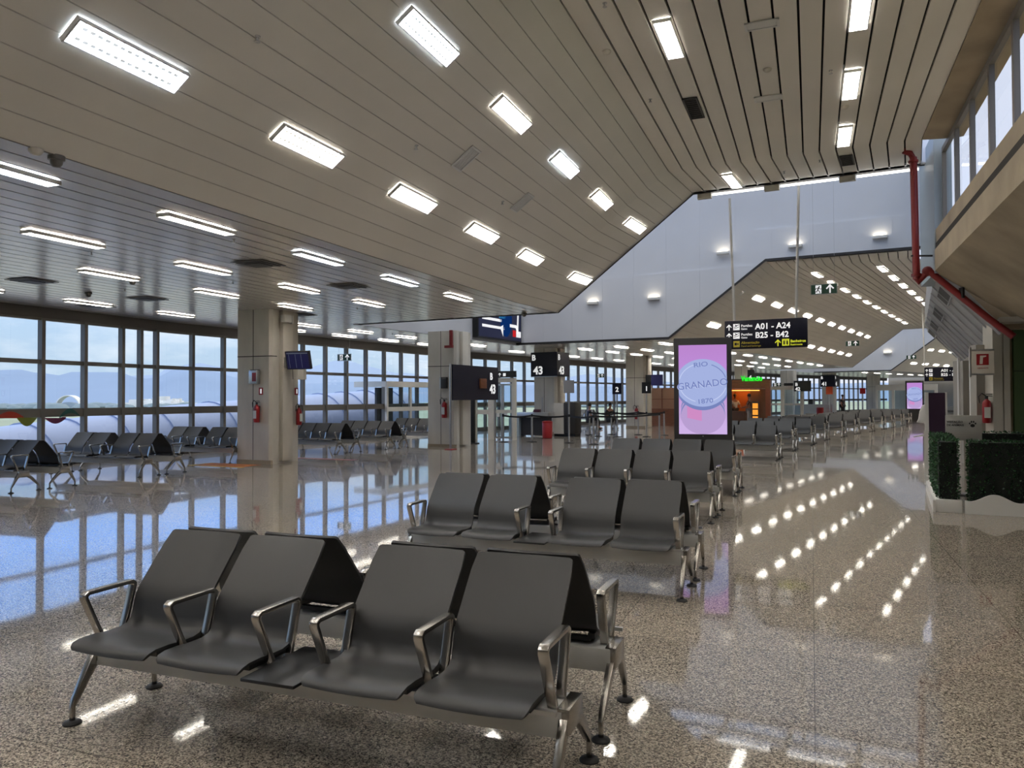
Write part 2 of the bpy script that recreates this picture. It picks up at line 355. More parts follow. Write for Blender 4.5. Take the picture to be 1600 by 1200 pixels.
# the tall white bays
ZT = 9.6
PROF = [(-12.5, ZL), (UC, ZL), (UF, ZU), (2.2, ZU)]
def prof_wall(s, v, t, zt, mat, name, extra=None):
    pts = PROF + [(2.2, zt), (-12.5, zt)]
    mb = MB(); n = len(pts)
    vs = [P(s, u, v, z) for u, z in pts] + [P(s, u, v + t, z) for u, z in pts]
    mb.add(vs, [tuple(range(n)), tuple(range(2 * n - 1, n - 1, -1))] + [(i, (i + 1) % n, (i + 1) % n + n, i + n) for i in range(n)])
    return struct(name, mb, mat, smooth=False)
k = 0
for s in (ST, SU):
    prof_wall(s, VN - .14, .14, ZT, M['white'], 'wall_near_bay'); prof_wall(s, VF + .05, .2, ZT, M['white'], 'wall_far_bay')
    # lower cladding layer, a step proud of the upper one
    pts = PROF + [(2.2, 7.42), (-3.05, 7.42), (-3.05, 6.2), (-12.5, 6.1)]
    mb = MB(); n = len(pts); vs = [P(s, u, VF, z) for u, z in pts] + [P(s, u, VF + .06, z) for u, z in pts]
    mb.add(vs, [tuple(range(n)), tuple(range(2 * n - 1, n - 1, -1))] + [(i, (i + 1) % n, (i + 1) % n + n, i + n) for i in range(n)])
    struct('wall_far_cladding', mb, M['white'], smooth=False)
    tr = MB()   # thin cover strips over the panel joints
    for u in [-11.3 + 1.25 * i for i in range(11)]:
        zb = zc(u) + .02; zt = 6.15 if u < -3.05 else 7.4
        for dv, z0, z1 in ((-.008, zb, zt), (.045, zt + .02, ZT)):
            a = [P(s, u - .012, VF + dv, z0), P(s, u + .012, VF + dv, z0), P(s, u + .012, VF + dv, z1), P(s, u - .012, VF + dv, z1)]
            b = [p + s.a * .01 for p in a]
            tr.add(a + b, [(0, 1, 2, 3), (0, 4, 5, 1), (1, 5, 6, 2), (2, 6, 7, 3), (3, 7, 4, 0)])
    k += 1; struct('trim_%d' % k, tr, M['white'], smooth=False)
    ed = MB()   # dark edge along the broken line of the ceiling
    for v, d in ((VN, .05), (VF, -.05)):
        for (ua, za), (ub, zb) in zip(PROF, PROF[1:]):
            a = [P(s, ua, v, za - .012), P(s, ub, v, zb - .012), P(s, ub, v, zb + .07), P(s, ua, v, za + .07)]
            b = [p + s.a * d for p in a]
            ed.add(a + b, [(0, 1, 2, 3), (4, 7, 6, 5), (0, 4, 5, 1), (1, 5, 6, 2), (2, 6, 7, 3), (3, 7, 4, 0)])
    k += 1; struct('trim_%d' % k, ed, M['dark'], smooth=False)
    sw = MB()   # side walls of the tall bay
    for u, z0, t in ((-12.5, ZL - .02, -.12), (2.2, 3.94, .12)):
        a = [P(s, u, VN - .14, z0), P(s, u, VF + .25, z0), P(s, u, VF + .25, ZT), P(s, u, VN - .14, ZT)]
        b = [p + s.b * t for p in a]
        mb = MB().add(a + b, [(0, 1, 2, 3), (4, 7, 6, 5), (0, 4, 5, 1), (1, 5, 6, 2), (2, 6, 7, 3), (3, 7, 4, 0)])
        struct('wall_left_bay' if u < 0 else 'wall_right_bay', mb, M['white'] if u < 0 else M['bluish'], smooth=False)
    # glazed roof
    rf = MB()
    for i in range(9):
        v = VN + (VF - VN) * i / 8
        a = [P(s, -12.5, v - .06, ZT), P(s, 2.2, v - .06, ZT), P(s, 2.2, v + .06, ZT), P(s, -12.5, v + .06, ZT)]
        rf.add(a + [p + Vector((0, 0, .15)) for p in a], [(0, 1, 2, 3), (4, 7, 6, 5), (0, 4, 5, 1), (1, 5, 6, 2), (2, 6, 7, 3), (3, 7, 4, 0)])
    for u in [-12.5 + 2.1 * i for i in range(8)]:
        a = [P(s, u - .06, VN, ZT), P(s, u + .06, VN, ZT), P(s, u + .06, VF, ZT), P(s, u - .06, VF, ZT)]
        rf.add(a + [p + Vector((0, 0, .15)) for p in a], [(0, 1, 2, 3), (4, 7, 6, 5), (0, 4, 5, 1), (1, 5, 6, 2), (2, 6, 7, 3), (3, 7, 4, 0)])
    o = struct('skylight', rf, M['frame'], smooth=False)
    MB().quad(P(s, -12.5, VN, ZT + .1), P(s, 2.2, VN, ZT + .1), P(s, 2.2, VF, ZT + .1), P(s, -12.5, VF, ZT + .1)).build('glass', M['glass'], o)
# ------------------------------------------------------------------ window wall on the left
wn = 0
MUL = {0: [16.1, 15.56, 14.97] + [13.86 - 1.13 * i for i in range(20)], 1: [-.39 + 1.14 * i for i in range(13)], 2: [.68 + 1.14 * i for i in range(-1, 27)], 3: [.2 + 1.14 * i for i in range(13)], 4: [.3 + 1.14 * i for i in range(22)]}
wcache = {}
def win_mesh(wd, l, r):
    key = (round(wd, 3), l, r)
    if key not in wcache:
        fr = MB(); j = .045; x0 = j if l else 0; x1 = wd - j if r else wd
        if l: fr.box(0, j, -.1, .05, .1, ZL - .25)
        if r: fr.box(wd - j, wd, -.1, .05, .1, ZL - .25)
        for z0, z1 in ((2.40, 2.50), (1.15, 1.35), (.1, .17), (ZL - .30, ZL - .25)): fr.box(x0, x1, -.06, .05, z0, z1)
        gl = MB().quad((x0, .02, .14), (x1, .02, .14), (x1, .02, ZL - .27), (x0, .02, ZL - .27))
        wcache[key] = (fr.mesh('window_frame', M['frame'], smooth=False), gl.mesh('glass', M['glass'], smooth=False))
    return wcache[key]
for si, s in enumerate(SEG):
    a, b = V0(s, UW), V1(s, UW); ms = sorted(m for m in MUL[si] if a + .12 < m < b - .12); bounds = [a] + ms + [b]
    for i in range(len(bounds) - 1):
        wd = bounds[i + 1] - bounds[i]; fm, gm = win_mesh(wd, i > 0, i < len(bounds) - 2)
        wn += 1; o = bpy.data.objects.new('window_%d' % wn, fm); COL.objects.link(o); o['kind'] = 'structure'
        o.location = P(s, UW, bounds[i], 0); o.rotation_euler = (0, 0, R(90) - s.az)
        g = bpy.data.objects.new('glass', gm); COL.objects.link(g); g.parent = o
    hb = MB()
    for z0, z1 in ((ZL - .25, ZL + .3), (-.3, .1)):
        q = [P(s, UW - .1, V0(s, UW - .1), z0), P(s, UW + .1, V0(s, UW + .1), z0), P(s, UW + .1, V1(s, UW + .1), z0), P(s, UW - .1, V1(s, UW - .1), z0)]
        hb.add(q + [Vector((p.x, p.y, z1)) for p in q], [(0, 3, 2, 1), (4, 5, 6, 7), (0, 1, 5, 4), (1, 2, 6, 5), (2, 3, 7, 6), (3, 0, 4, 7)])
    struct('wall_left', hb, M['head'], smooth=False)
# eaves outside, over the glazing
ev = MB()
for s in SEG:
    q = [P(s, UW - 1.0, V0(s, UW - 1.0), 3.66), P(s, UW - .1, V0(s, UW - .1), 3.66), P(s, UW - .1, V1(s, UW - .1), 3.66), P(s, UW - 1.0, V1(s, UW - 1.0), 3.66)]
    ev.add(q + [Vector((p.x, p.y, 4.0)) for p in q], [(0, 3, 2, 1), (4, 5, 6, 7), (0, 1, 5, 4), (1, 2, 6, 5), (2, 3, 7, 6), (3, 0, 4, 7)])
struct('trim_20', ev, M['white'], smooth=False)
# closing walls behind and at the far end
def slab(s, u0, u1, v0, v1, z0, z1):
    q = [P(s, u0, v0, z0), P(s, u1, v0, z0), P(s, u1, v1, z0), P(s, u0, v1, z0)]
    return MB().add(q + [Vector((p.x, p.y, z1)) for p in q], [(0, 3, 2, 1), (4, 5, 6, 7), (0, 1, 5, 4), (1, 2, 6, 5), (2, 3, 7, 6), (3, 0, 4, 7)])
struct('wall_back', slab(SA, UW, 9, -9.2, -9, 0, 7), M['plaster'], smooth=False)
struct('wall_end', slab(SCc, UW, 9, 24.6, 24.8, 0, 7), M['plaster'], smooth=False)
# ------------------------------------------------------------------ right side: clerestory, concrete gallery edge
def sweep(s, pts, mat, name, c0=None, c1=None, closed=True):
    """a u-z outline carried along one stretch"""
    n = len(pts); mb = MB()
    e0 = lambda u: V0(s, u) if c0 is None else c0
    e1 = lambda u: V1(s, u) if c1 is None else c1
    vs = [P(s, u, e0(u), z) for u, z in pts] + [P(s, u, e1(u), z) for u, z in pts]
    mb.add(vs, [(i, (i + 1) % n, (i + 1) % n + n, i + n) for i in range(n if closed else n - 1)] + ([tuple(range(n))[::-1], tuple(range(n, 2 * n))] if closed else []))
    return struct(name, mb, mat, smooth=False)
sweep(SA, [(UR - .01, ZU - .02), (2.34, ZU - .05), (2.6, ZU - .05), (2.6, ZU + .5), (UR - .01, ZU + .5)], M['conc2'], 'wall_right_lintel')
VE = 16.75
ribs = [(2.24, 4.72), (2.24, 4.40), (2.34, 4.36), (2.34, 4.33)]
sweep(SA, [(2.22, 4.72), (2.23, 4.46), (2.6, 4.46), (2.6, 4.72)], M['conc2'], 'wall_right_sill', None, VE - .2)
sweep(SA, [(2.215, 4.46), (2.215, 4.34), (2.6, 4.34), (2.6, 4.46)], M['groove'], 'wall_right_groove', None, VE - .2)
sweep(SA, [(2.2, 4.34), (2.2, 3.94), (3.75, 2.8), (9, 2.8), (9, 3.1), (3.8, 3.1), (2.6, 4.0), (2.6, 4.34)], M['conc2'], 'wall_right_gallery', None, VE - .25)
sweep(SA, [(9, -.2), (9, 3.1), (9.2, 3.1), (9.2, -.2)], M['plaster'], 'wall_right')
# clerestory panes of the near stretch
cm = MB(); cw = 1.36; zb, zt = 4.72, ZU - .05
cm.box(0, .05, -.03, .04, zb, zt); cm.box(cw - .05, cw, -.03, .04, zb, zt); cm.box(.05, cw - .05, -.03, .04, zb, zb + .06); cm.box(.05, cw - .05, -.03, .04, zt - .1, zt)
cfm = cm.mesh('window_frame', M['frame'], smooth=False)
cgm = MB().quad((.06, .02, zb + .04), (cw - .06, .02, zb + .04), (cw - .06, .02, zt - .08), (.06, .02, zt - .08)).mesh('glass', M['glass'])
v = 16.35
while v > -9 + cw:
    wn += 1; o = bpy.data.objects.new('window_%d' % wn, cfm); COL.objects.link(o); o['kind'] = 'structure'
    o.location = P(SA, 2.36, v, 0); o.rotation_euler = (0, 0, R(-90) - SA.az)
    g = bpy.data.objects.new('glass', cgm); COL.objects.link(g); g.parent = o; v -= cw
# end of the clerestory: blue-grey jamb
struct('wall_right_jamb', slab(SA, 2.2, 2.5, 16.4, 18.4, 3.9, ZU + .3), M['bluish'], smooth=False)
# gallery soffit of the further stretches: ribbed pale panels, slots
M['soffit'] = pmat('pale_soffit', (176, 178, 180), .5, noise=(2, .06, 3))
for s in (ST, SB, SU):
    sweep(s, [(2.14, 4.72), (2.14, 3.94), (3.2, 2.72), (3.2, 2.9), (2.3, 4.0), (2.3, 4.72)], M['soffit'], 'wall_right_soffit', 1.0 if s is ST else None)
    if s is not ST and s is not SU: sweep(s, [(2.2, 3.9), (2.2, 6.6), (2.3, 6.6), (2.3, 3.9)], M['soffit'], 'wall_right_upper')
    sweep(s, [(3.2, -.1), (3.2, 2.9), (3.3, 2.9), (3.3, -.1)], M['plaster'], 'wall_right', 1.7 if s is ST else None)
    rb = MB(); L0 = 1.0 if s is ST else V0(s, 2); L1 = V1(s, 2); i = 0; v = L0 + .5
    while v < L1 - .3:
        q = []
        for dv in (0, .05):
            q += [P(s, 2.15, v + dv, 3.90), P(s, 3.18, v + dv, 2.715), P(s, 3.16, v + dv, 2.69), P(s, 2.12, v + dv, 3.89)]
        rb.add(q, [(0, 1, 2, 3), (4, 7, 6, 5), (3, 2, 6, 7), (0, 4, 5, 1), (0, 3, 7, 4), (1, 5, 6, 2)]); v += 1.2
    k += 1; struct('trim_%d' % k, rb, M['soffit'], smooth=False)
struct('wall_right_return', slab(SA, 3.3, 9, 17.6, 17.8, 0, 4.8), M['plaster'], smooth=False)

struct('ceiling', slab(ST, 3.15, 9, .6, 13, 2.9, 3.0), M['plaster'], smooth=False)

gp = [(2.16, 4.8), (2.16, 3.99), (3.18, 2.8), (9, 2.8), (9, 4.8)]
vs = [P(ST, u, 1.05, z) for u, z in gp] + [P(ST, u, 1.2, z) for u, z in gp]; n = len(gp)
struct('wall_right_gable', MB().add(vs, [tuple(range(n)), tuple(range(2 * n - 1, n - 1, -1))] + [(i, (i + 1) % n, (i + 1) % n + n, i + n) for i in range(n)]), M['conc2'], smooth=False)
# ------------------------------------------------------------------ ceiling fittings
def rzA(s): return R(90) - s.az      # local x runs along the hall
TILT = -math.atan2(ZU - ZL, UF - UC)
def make_light(kind):
    t = thing('ceiling_light', 'x', 'ceiling light')
    hw, dp = (.105, .04)
    fr = MB()
    fr.box(-.56, .56, -hw - .015, -hw, -dp, .004).box(-.56, .56, hw, hw + .015, -dp, .004).box(-.56, -.545, -hw, hw, -dp, .004).box(.545, .56, -hw, hw, -dp, .004)
    fr.build('frame', M['refl'], t, smooth=False)
    MB().box(-.545, .545, -hw, hw, -.004, .002).build('diffuser', M[kind], t, smooth=False)
    lv = MB()
    for i in range(15): x = -.49 + i * .07; lv.box(x - .0025, x + .0025, -hw, hw, -dp + .003, -.006)
    lv.box(-.545, .545, -.003, .003, -dp + .003, -.006)
    for r in (-.05, .05):
        for i in range(14): x = -.455 + i * .07; lv.box(x - .02, x + .02, r - .014, r + .014, -.02, -.017)
        lv.box(-.5, .5, r - .002, r + .002, -.0185, -.017)
    lv.build('louver', M['refl'], t, smooth=False)
    return t
LT = {'cool': make_light('cool'), 'warm': make_light('warm')}
used = set()
def put_light(s, u, v, label, kind='warm', group=None):
    slope = UC < u < UF
    loc = P(s, u, v, zc(u) - .012 if not slope else zc(u) - .015)
    base = LT[kind]
    if kind in used: o = dup(base)
    else: o = base; used.add(kind)
    o.location = loc; o.rotation_euler = (TILT if slope else 0, 0, rzA(s)); o['label'] = label; o.scale = (1, .78, 1) if u <= UC else (1, 1, 1)
    if group: o['group'] = group
    return o
def row(s, u, vs, where, group, cool=()):
    for i, v in enumerate(vs):
        put_light(s, u, v, f'{ORD[i]} tube light from the near end, {where}', 'cool' if i in cool else 'warm', group)
st = lambda v0, d, n: [v0 + d * i for i in range(n)]
row(SA, -5.26, st(-2.6, 2.45, 8) , 'lower row of the near slope', 'lights on the near slope', (0, 3))
row(SA, -3.83, st(-2.42, 2.45, 8), 'upper row of the near slope', 'lights on the near slope', (4, 6))
row(SA, -1.7, st(-4.6, 4.9, 4), 'left row of the near high ceiling', 'lights on the near high ceiling')
row(SA, .6, st(-2.1, 2.45, 8), 'right row of the near high ceiling', 'lights on the near high ceiling')
put_light(ST, -5.26, 1.1, 'recessed tube light at the low end of the near slope beside the white bay', 'warm', 'lights on the near slope')
put_light(ST, -3.83, .9, 'recessed tube light at the upper end of the near slope beside the white bay', 'warm', 'lights on the near slope')
put_light(ST, -1.7, 1.15, 'recessed tube light on the high ceiling just before the bright strip of tubes', 'warm', 'lights on the near high ceiling')
row(SA, -6.95, st(-.1, 2.47, 7), 'inner row of the near low ceiling', 'lights on the near low ceiling', (2, 4, 5))
row(SA, -9.25, st(2.3, 2.52, 6), 'second row of the near low ceiling', 'lights on the near low ceiling')
row(SA, -11.2, st(7.2, 2.55, 4), 'third row of the near low ceiling', 'lights on the near low ceiling')
row(SA, -14.9, st(9.9, 2.52, 3), 'window row of the near low ceiling', 'lights on the near low ceiling')
row(ST, -13.9, st(1.2, 2.5, 5), 'window row beside the first white bay', 'lights on the low ceiling by the windows')
row(ST, -15.4, st(2.2, 2.5, 5), 'outermost row beside the first white bay', 'lights on the low ceiling by the windows')
row(SB, -5.26, st(.3, 2.62, 11), 'lower row of the far slope', 'lights on the far slope')
row(SB, -3.83, st(-1.2, 2.62, 11), 'upper row of the far slope', 'lights on the far slope')
row(SB, -1.7, st(1.9, 2.62, 10), 'left row of the far high ceiling', 'lights on the far high ceiling')
row(SB, .6, st(1.9, 2.62, 10), 'right row of the far high ceiling', 'lights on the far high ceiling')
row(SB, -6.95, st(-.5, 2.62, 11), 'inner row of the far low ceiling', 'lights on the far low ceiling')
row(SB, -9.25, st(.2, 2.62, 11), 'second row of the far low ceiling', 'lights on the far low ceiling')
row(SB, -11.2, st(.6, 2.62, 11), 'third row of the far low ceiling', 'lights on the far low ceiling')
row(SB, -14.6, st(.2, 2.62, 11), 'window row of the far low ceiling', 'lights on the far low ceiling')
row(SCc, -5.26, st(.5, 2.62, 6), 'lower slope row past second white bay', 'lights beyond the second white bay')
row(SCc, -3.83, st(.2, 2.62, 6), 'upper slope row past second white bay', 'lights beyond the second white bay')
row(SCc, -9.25, st(.2, 2.62, 6), 'low ceiling past second white bay', 'lights beyond the second white bay')
# row of bare tubes between brackets at the end of the near ceiling
def P2(s, u, v, z): return P(s, u, v, z)
bu = [-2.5, -1.0, .55]
for i, u in enumerate(bu):
    mb = MB().box(-.16, .16, -.05, .05, -.1, .06)
    o = mb.build('lamp_bracket', M['conc'], smooth=False, bevel=.008); o.location = P(ST, u, VN + .1, ZU - .03); o.rotation_euler = (0, 0, -ST.az)
    tag(o, f'grey tube bracket, {ORD[i]} from the left at the end of the high ceiling', 'bracket', 'brackets of the tube strip')
tl = [(-2.32, -1.18), (-.82, .37), (.73, 1.9)]
for i, (a, b) in enumerate(tl):
    t = thing('tube_light', f'bare fluorescent tube, {ORD[i]} from the left along the edge of the high ceiling', 'tube light', P(ST, (a + b) / 2, VN + .12, ZU - .05), -ST.az, 'tubes along the ceiling edge')
    h = (b - a) / 2
    MB().tube([(-h, 0, 0), (h, 0, 0)], .02, 8).build('tube', M['strip'], t)
    MB().box(-h, h, -.03, .03, .03, .07).build('batten', M['whitepaint'], t, smooth=False)
# vents and grilles
def vent(s, u, v, kind, label, size=(.42, .22)):
    t = thing('ceiling_vent', label, 'vent', P(s, u, v, zc(u) - .014), rzA(s), 'ceiling vents')
    if UC < u < UF: t.rotation_euler = (TILT, 0, rzA(s))
    a, b = size[0] / 2, size[1] / 2
    f = MB().box(-a, a, -b, -b + .03, -.012, .004).box(-a, a, b - .03, b, -.012, .004).box(-a, -a + .03, -b, b, -.012, .004).box(a - .03, a, -b, b, -.012, .004)
    f.build('frame', M['refl'] if kind != 'dark' else M['dark'], t, smooth=False)
    MB().box(-a + .03, a - .03, -b + .03, b - .03, 0, .003).build('opening', M['gap'], t, smooth=False)
    sl = MB(); n = 7 if kind == 'slat' else 10
    for i in range(n):
        x = -a + .04 + (2 * a - .08) * (i + .5) / n; sl.box(x - .008, x + .008, -b + .03, b - .03, -.008, 0)
    sl.build('slats', M['refl'] if kind == 'slat' else M['dark'], t, smooth=False)
vent(SA, -4.53, 9.86, 'slat', 'slatted air vent in the middle of the near slope, nearer one', (.3, .42))
vent(SA, -4.59, 12.28, 'slat', 'slatted air vent in the middle of the near slope, further one', (.3, .42))
vent(SA, -.54, 10.16, 'slat', 'slatted air vent on the near high ceiling, nearer of two in one board', (.22, .42))
vent(SA, -.59, 12.71, 'slat', 'slatted air vent on the near high ceiling, further of two in one board', (.22, .42))
vent(SA, -1.75, 12.71, 'dark', 'dark mesh grille between two tube lights on the near high ceiling', (.95, .24))
vent(ST, .62, .8, 'dark', 'dark mesh grille on the high ceiling near the red pipe', (.7, .26))
for i, (px, py) in enumerate([(404, 411), (50, 438), (230, 466), (545, 446), (150, 478), (470, 491)]):
    p = at(px, py, ZL)
    vent_o = thing('ceiling_diffuser', ['square dark air diffuser on the low ceiling left of the front column', 'square dark air diffuser on the low ceiling at the far left', 'square dark air diffuser above the left windows',
        'square dark air diffuser on the low ceiling right of the front column', 'small dark air diffuser near the far left window head', 'dark air diffuser just right of the front column top'][i], 'vent', (p.x, p.y, ZL - .014), rzA(SA), 'square diffusers on the low ceiling')
    f = MB().box(-.3, .3, -.3, .3, -.006, .004); f.build('frame', M['frame'], vent_o, smooth=False)
    MB().box(-.24, .24, -.24, .24, -.014, -.006).box(-.15, .15, -.15, .15, -.022, -.014).build('vanes', M['dark'], vent_o, smooth=False)
# sprinklers, detectors, dome cameras
spm = MB().lathe([(.03, 0), (.03, -.012), (.012, -.014), (.012, -.05), (.028, -.052), (.028, -.056)], n=10).mesh('sprinkler_head', M['steel'])
dtm = MB().lathe([(.06, 0), (.06, -.02), (.04, -.045), (.02, -.055)], n=14).mesh('smoke_detector', M['cream'])
dmm = MB().lathe([(.07, 0), (.07, -.04), (.055, -.045), (.05, -.075), (.03, -.1), (.01, -.105)], n=14).mesh('dome_camera', M['frame'])
def onplane(px, py, p0, n):
    d = ray(px, py); C = Vector((0, 0, CH)); t = (p0 - C).dot(n) / d.dot(n); return C + d * t
slp = P(SA, UC, 0, ZL); sln = (P(SA, UF, 0, ZU) - slp).cross(SA.a)
def small(me, name, px, py, where, label, cat, group):
    p = onplane(px, py, slp, sln) if where == 'slope' else at(px, py, ZL if where == 'low' else ZU)
    o = bpy.data.objects.new(name, me); COL.objects.link(o); o.location = (p.x, p.y, p.z + .008); tag(o, label, cat, group)
for i, (px, py, w_, lb) in enumerate([(402, 58, 'slope', 'near the top of the near slope'), (650, 228, 'slope', 'beside the nearer vent on the slope'), (785, 315, 'slope', 'beside the further vent on the slope'),
        (945, 5, 'top', 'at the very top of the picture on the high ceiling'), (1016, 155, 'top', 'left of the dark mesh grille'), (1298, 110, 'top', 'beside the right row of lights'), (1225, 268, 'top', 'near the end of the high ceiling'), (1281, 250, 'top', 'left of the grille by the red pipe'),
        (365, 374, 'low', 'below the inner row of lights'), (143, 394, 'low', 'on the left low ceiling below the second light row'), (364, 440, 'low', 'left of the front column'), (195, 452, 'low', 'above the left windows'), (905, 407, 'slope', 'just past the end light of the lower slope row'), (558, 481, 'low', 'right of the front column'), (613, 551 - 30, 'low', 'ahead of the gap by the second column')]):
    small(spm, 'ceiling_sprinkler', px, py, w_, 'sprinkler head ' + lb, 'sprinkler', 'sprinklers')
for px, py, w_, lb in [(56, 234, 'low', 'round detector on the low ceiling edge, left one of a pair'), (1199, 108, 'top', 'round detector between the two vents on the high ceiling'), (948, 80, 'top', 'flat round speaker disc on the high ceiling'), (1320, 166, 'top', 'small round detector between two right row lights')]:
    small(dtm, 'ceiling_detector', px, py, w_, lb, 'detector', 'detectors')
for px, py, w_, lb in [(88, 245, 'low', 'dome camera on the low ceiling edge, right one of a pair'), (138, 457, 'low', 'dome camera above the left windows'), (207, 437, 'low', 'black dome camera beside a tube light, left of the column'), (819, 489, 'low', 'dome camera at the far end of the near low ceiling')]:
    small(dmm, 'ceiling_camera', px, py, w_, lb, 'camera', 'dome cameras')
# wall lamps on the white bay wall
fp = P(ST, 0, VF - .01, 0); 
for i, (px, py, lb) in enumerate([(927, 474, 'first from the left'), (1022, 467, 'second from the left'), (1130, 396, 'third from the left, behind the sign pole'), (1243, 385, 'fourth from the left'), (1375, 371, 'nearest the red pipe')]):
    p = onplane(px, py, fp, ST.a)
    t = thing('wall_lamp', f'white box uplight on the tall white wall, {lb}', 'wall lamp', p, -ST.az, 'uplights on the white wall')
    b = MB().box(-.22, .22, -.16, 0, -.05, .05); b.build('housing', M['whitepaint'], t, bevel=.01)
    MB().box(-.19, .19, -.14, -.02, .05, .056).build('lens', M['sconce'], t, smooth=False)
p = onplane(1387, 552, P(SU, 0, VF - .01, 0), SU.a)
t = thing('wall_lamp', 'white box uplight on the second white bay wall far away', 'wall lamp', p, -SU.az, 'uplights on the white wall')
MB().box(-.3, .3, -.2, 0, -.06, .06).build('housing', M['whitepaint'], t, bevel=.01); MB().box(-.26, .26, -.18, -.02, .06, .066).build('lens', M['sconce'], t, smooth=False)
# ------------------------------------------------------------------ columns
def column(cpx, D, az, label, pil=True, w=1.05):
    c = atD(cpx, 620, D); az = R(az)
    t = thing('concrete_column', label, 'column', (c.x, c.y, 0), -az, 'concrete columns')
    h = ZL; d = 1.05
    # local: x to the left is the front face, y to the back is the right hand face
    b = MB().prism([(-w, 0), (-.07, 0), (0, .07), (0, .22), (-.07, .24), (-.07, d), (-w, d)], 0, h, 'z'); b.build('shaft', M['conc'], t, smooth=False)
    g = MB().box(-w - .003, .003, -.003, .2, 2.58, 2.6).box(-w * .53 - .008, -w * .53 + .008, -.003, .1, 0, h).box(-w - .003, -w + .1, 0, d, 2.58, 2.6); g.build('joint', M['groove'], t, smooth=False)
    if pil: MB().box(-.07, .05, .36, .72, .06, h).build('pilaster', M['cream'], t, bevel=.01)
    MB().box(-w - .01, .01, -.012, .05, 0, .09).build('skirting', M['conc2'], t, smooth=False)
    return t
col1 = column(423.5, 18.35, 24.4, 'nearest square concrete column with an extinguisher and a tilted screen on it')
column(712, 24.4, 27.5, 'second square concrete column with the long navy gate panel in front')
column(868, 33.2, 31, 'concrete column wrapped by the navy gate 43 box')
column(1007, 39.6, 34.4, 'concrete column left of the tall pink screen with an extinguisher on it')
column(1171, 54, 34.4, 'concrete column rising behind the cafe with the green sign')
column(1240, 62, 37, 'concrete column between the cafe and the gate 41 box', False)
column(1303, 70, 39, 'concrete column wrapped by the gate 41 box', False)
column(1372, 78, 41, 'furthest concrete column, left of the small pink screen', False)
# ------------------------------------------------------------------ seating
def lerp(a, b, t): return a + (b - a) * t
SHELL = [(-.335, .388), (-.331, .402), (-.314, .416), (-.275, .424), (-.2, .424), (-.12, .417), (-.045, .416), (-.005, .425), (.02, .446), (.034, .49), (.043, .53), (.056, .565), (.08, .602), (.114, .642), (.176, .714), (.238, .785), (.292, .846), (.298, .852)]
def shell_mesh(w, mat):
    nx = 8; P_ = [Vector(p) for p in SHELL]; T = .013; vs = []; m = len(P_)
    off = []
    for i, p in enumerate(P_):
        d = (P_[min(i + 1, m - 1)] - P_[max(i - 1, 0)]).normalized(); off.append(Vector((d.y, -d.x)))
    for lay in (0, 1):
        for i, p in enumerate(P_):
            for j in range(nx + 1):
                t = j / nx * 2 - 1; ww = w / 2
                if i == 0 or i == m - 1: ww -= .02
                if i == 1 or i == m - 2: ww -= .008
                back = max(0, min(1, (p.y - .45) / .3)); c = .016 * (1 - t * t) * back
                q = p + Vector((c, -.008 * (1 - t * t) * (1 - back))) + off[i] * (T * lay)
                vs.append((t * ww, q.x, q.y))
    n1 = nx + 1; tot = m * n1; fs = []
    for i in range(m - 1):
        for j in range(nx):
            a = i * n1 + j; fs.append((a, a + 1, a + n1 + 1, a + n1)); b = a + tot; fs.append((b, b + n1, b + n1 + 1, b + 1))
    rim = [j for j in range(n1)] + [i * n1 + nx for i in range(1, m)] + [(m - 1) * n1 + j for j in range(nx - 1, -1, -1)] + [i * n1 for i in range(m - 2, 0, -1)]
    for i in range(len(rim)):
        a, b = rim[i], rim[(i + 1) % len(rim)]; fs.append((b, a, a + tot, b + tot))
    return MB().add(vs, fs).mesh('seat_shell', mat, ang=55)
ARM = [(-.115, .36), (-.165, .46), (-.228, .598), (-.228, .612), (-.212, .622), (.045, .622), (.06, .612), (.06, .598), (.022, .46), (-.01, .36)]
BM = {}
BM['seat'] = shell_mesh(.47, M['seat'])
BM['arm'] = MB().ribbon(ARM, .02, -.021, .021).mesh('armrest', M['chrome'], ang=35, bevel=.004)
BM['bracket'] = MB().box(-.225, -.19, -.26, .03, .385, .412).box(.19, .225, -.26, .03, .385, .412).box(-.2, .2, .0, .03, .372, .395).box(-.2, .2, -.22, -.2, .385, .4).mesh('seat_bracket', M['black'], smooth=False)
BM['table'] = MB().box(-.135, .135, -.35, .1, .372, .388).mesh('side_table', M['black'], bevel=.005)
def leg_mb():
    mb = MB()
    mb.box(-.026, .026, -.13, .06, .262, .362)
    for sgn in (-1, 1):
        y = [.1, .15, .238, .25, .25] if sgn < 0 else [.02, .11, .228, .25, .25]; z = [.315, .25, .108, .082, .012] if sgn < 0 else [.29, .225, .112, .085, .012]; wd = [.05, .042, .026, .021, .02]; th = [.036, .034, .028, .022, .02]
        vs = []
        for a, b, c, e in zip(y, z, wd, th):
            k = .5 if b > .09 else 0
            vs += [(-e / 2, sgn * (a - c * k), b - c * k * .6 ), (e / 2, sgn * (a - c * k), b - c * k * .6), (e / 2, sgn * (a + c * .5), b + c * k * .6), (-e / 2, sgn * (a + c * .5), b + c * k * .6)]
            if b < .09: vs[-4:] = [(-e / 2, sgn * (a - c / 2), b), (e / 2, sgn * (a - c / 2), b), (e / 2, sgn * (a + c / 2), b), (-e / 2, sgn * (a + c / 2), b)]
        fs = [(3, 2, 1, 0), (16, 17, 18, 19)]
        for i in range(4):
            for k in range(4): fs.append((i * 4 + k, i * 4 + (k + 1) % 4, i * 4 + 4 + (k + 1) % 4, i * 4 + 4 + k))
        mb.add(vs, fs)
    return mb
BM['leg'] = leg_mb().mesh('leg', M['chrome'], bevel=.003)
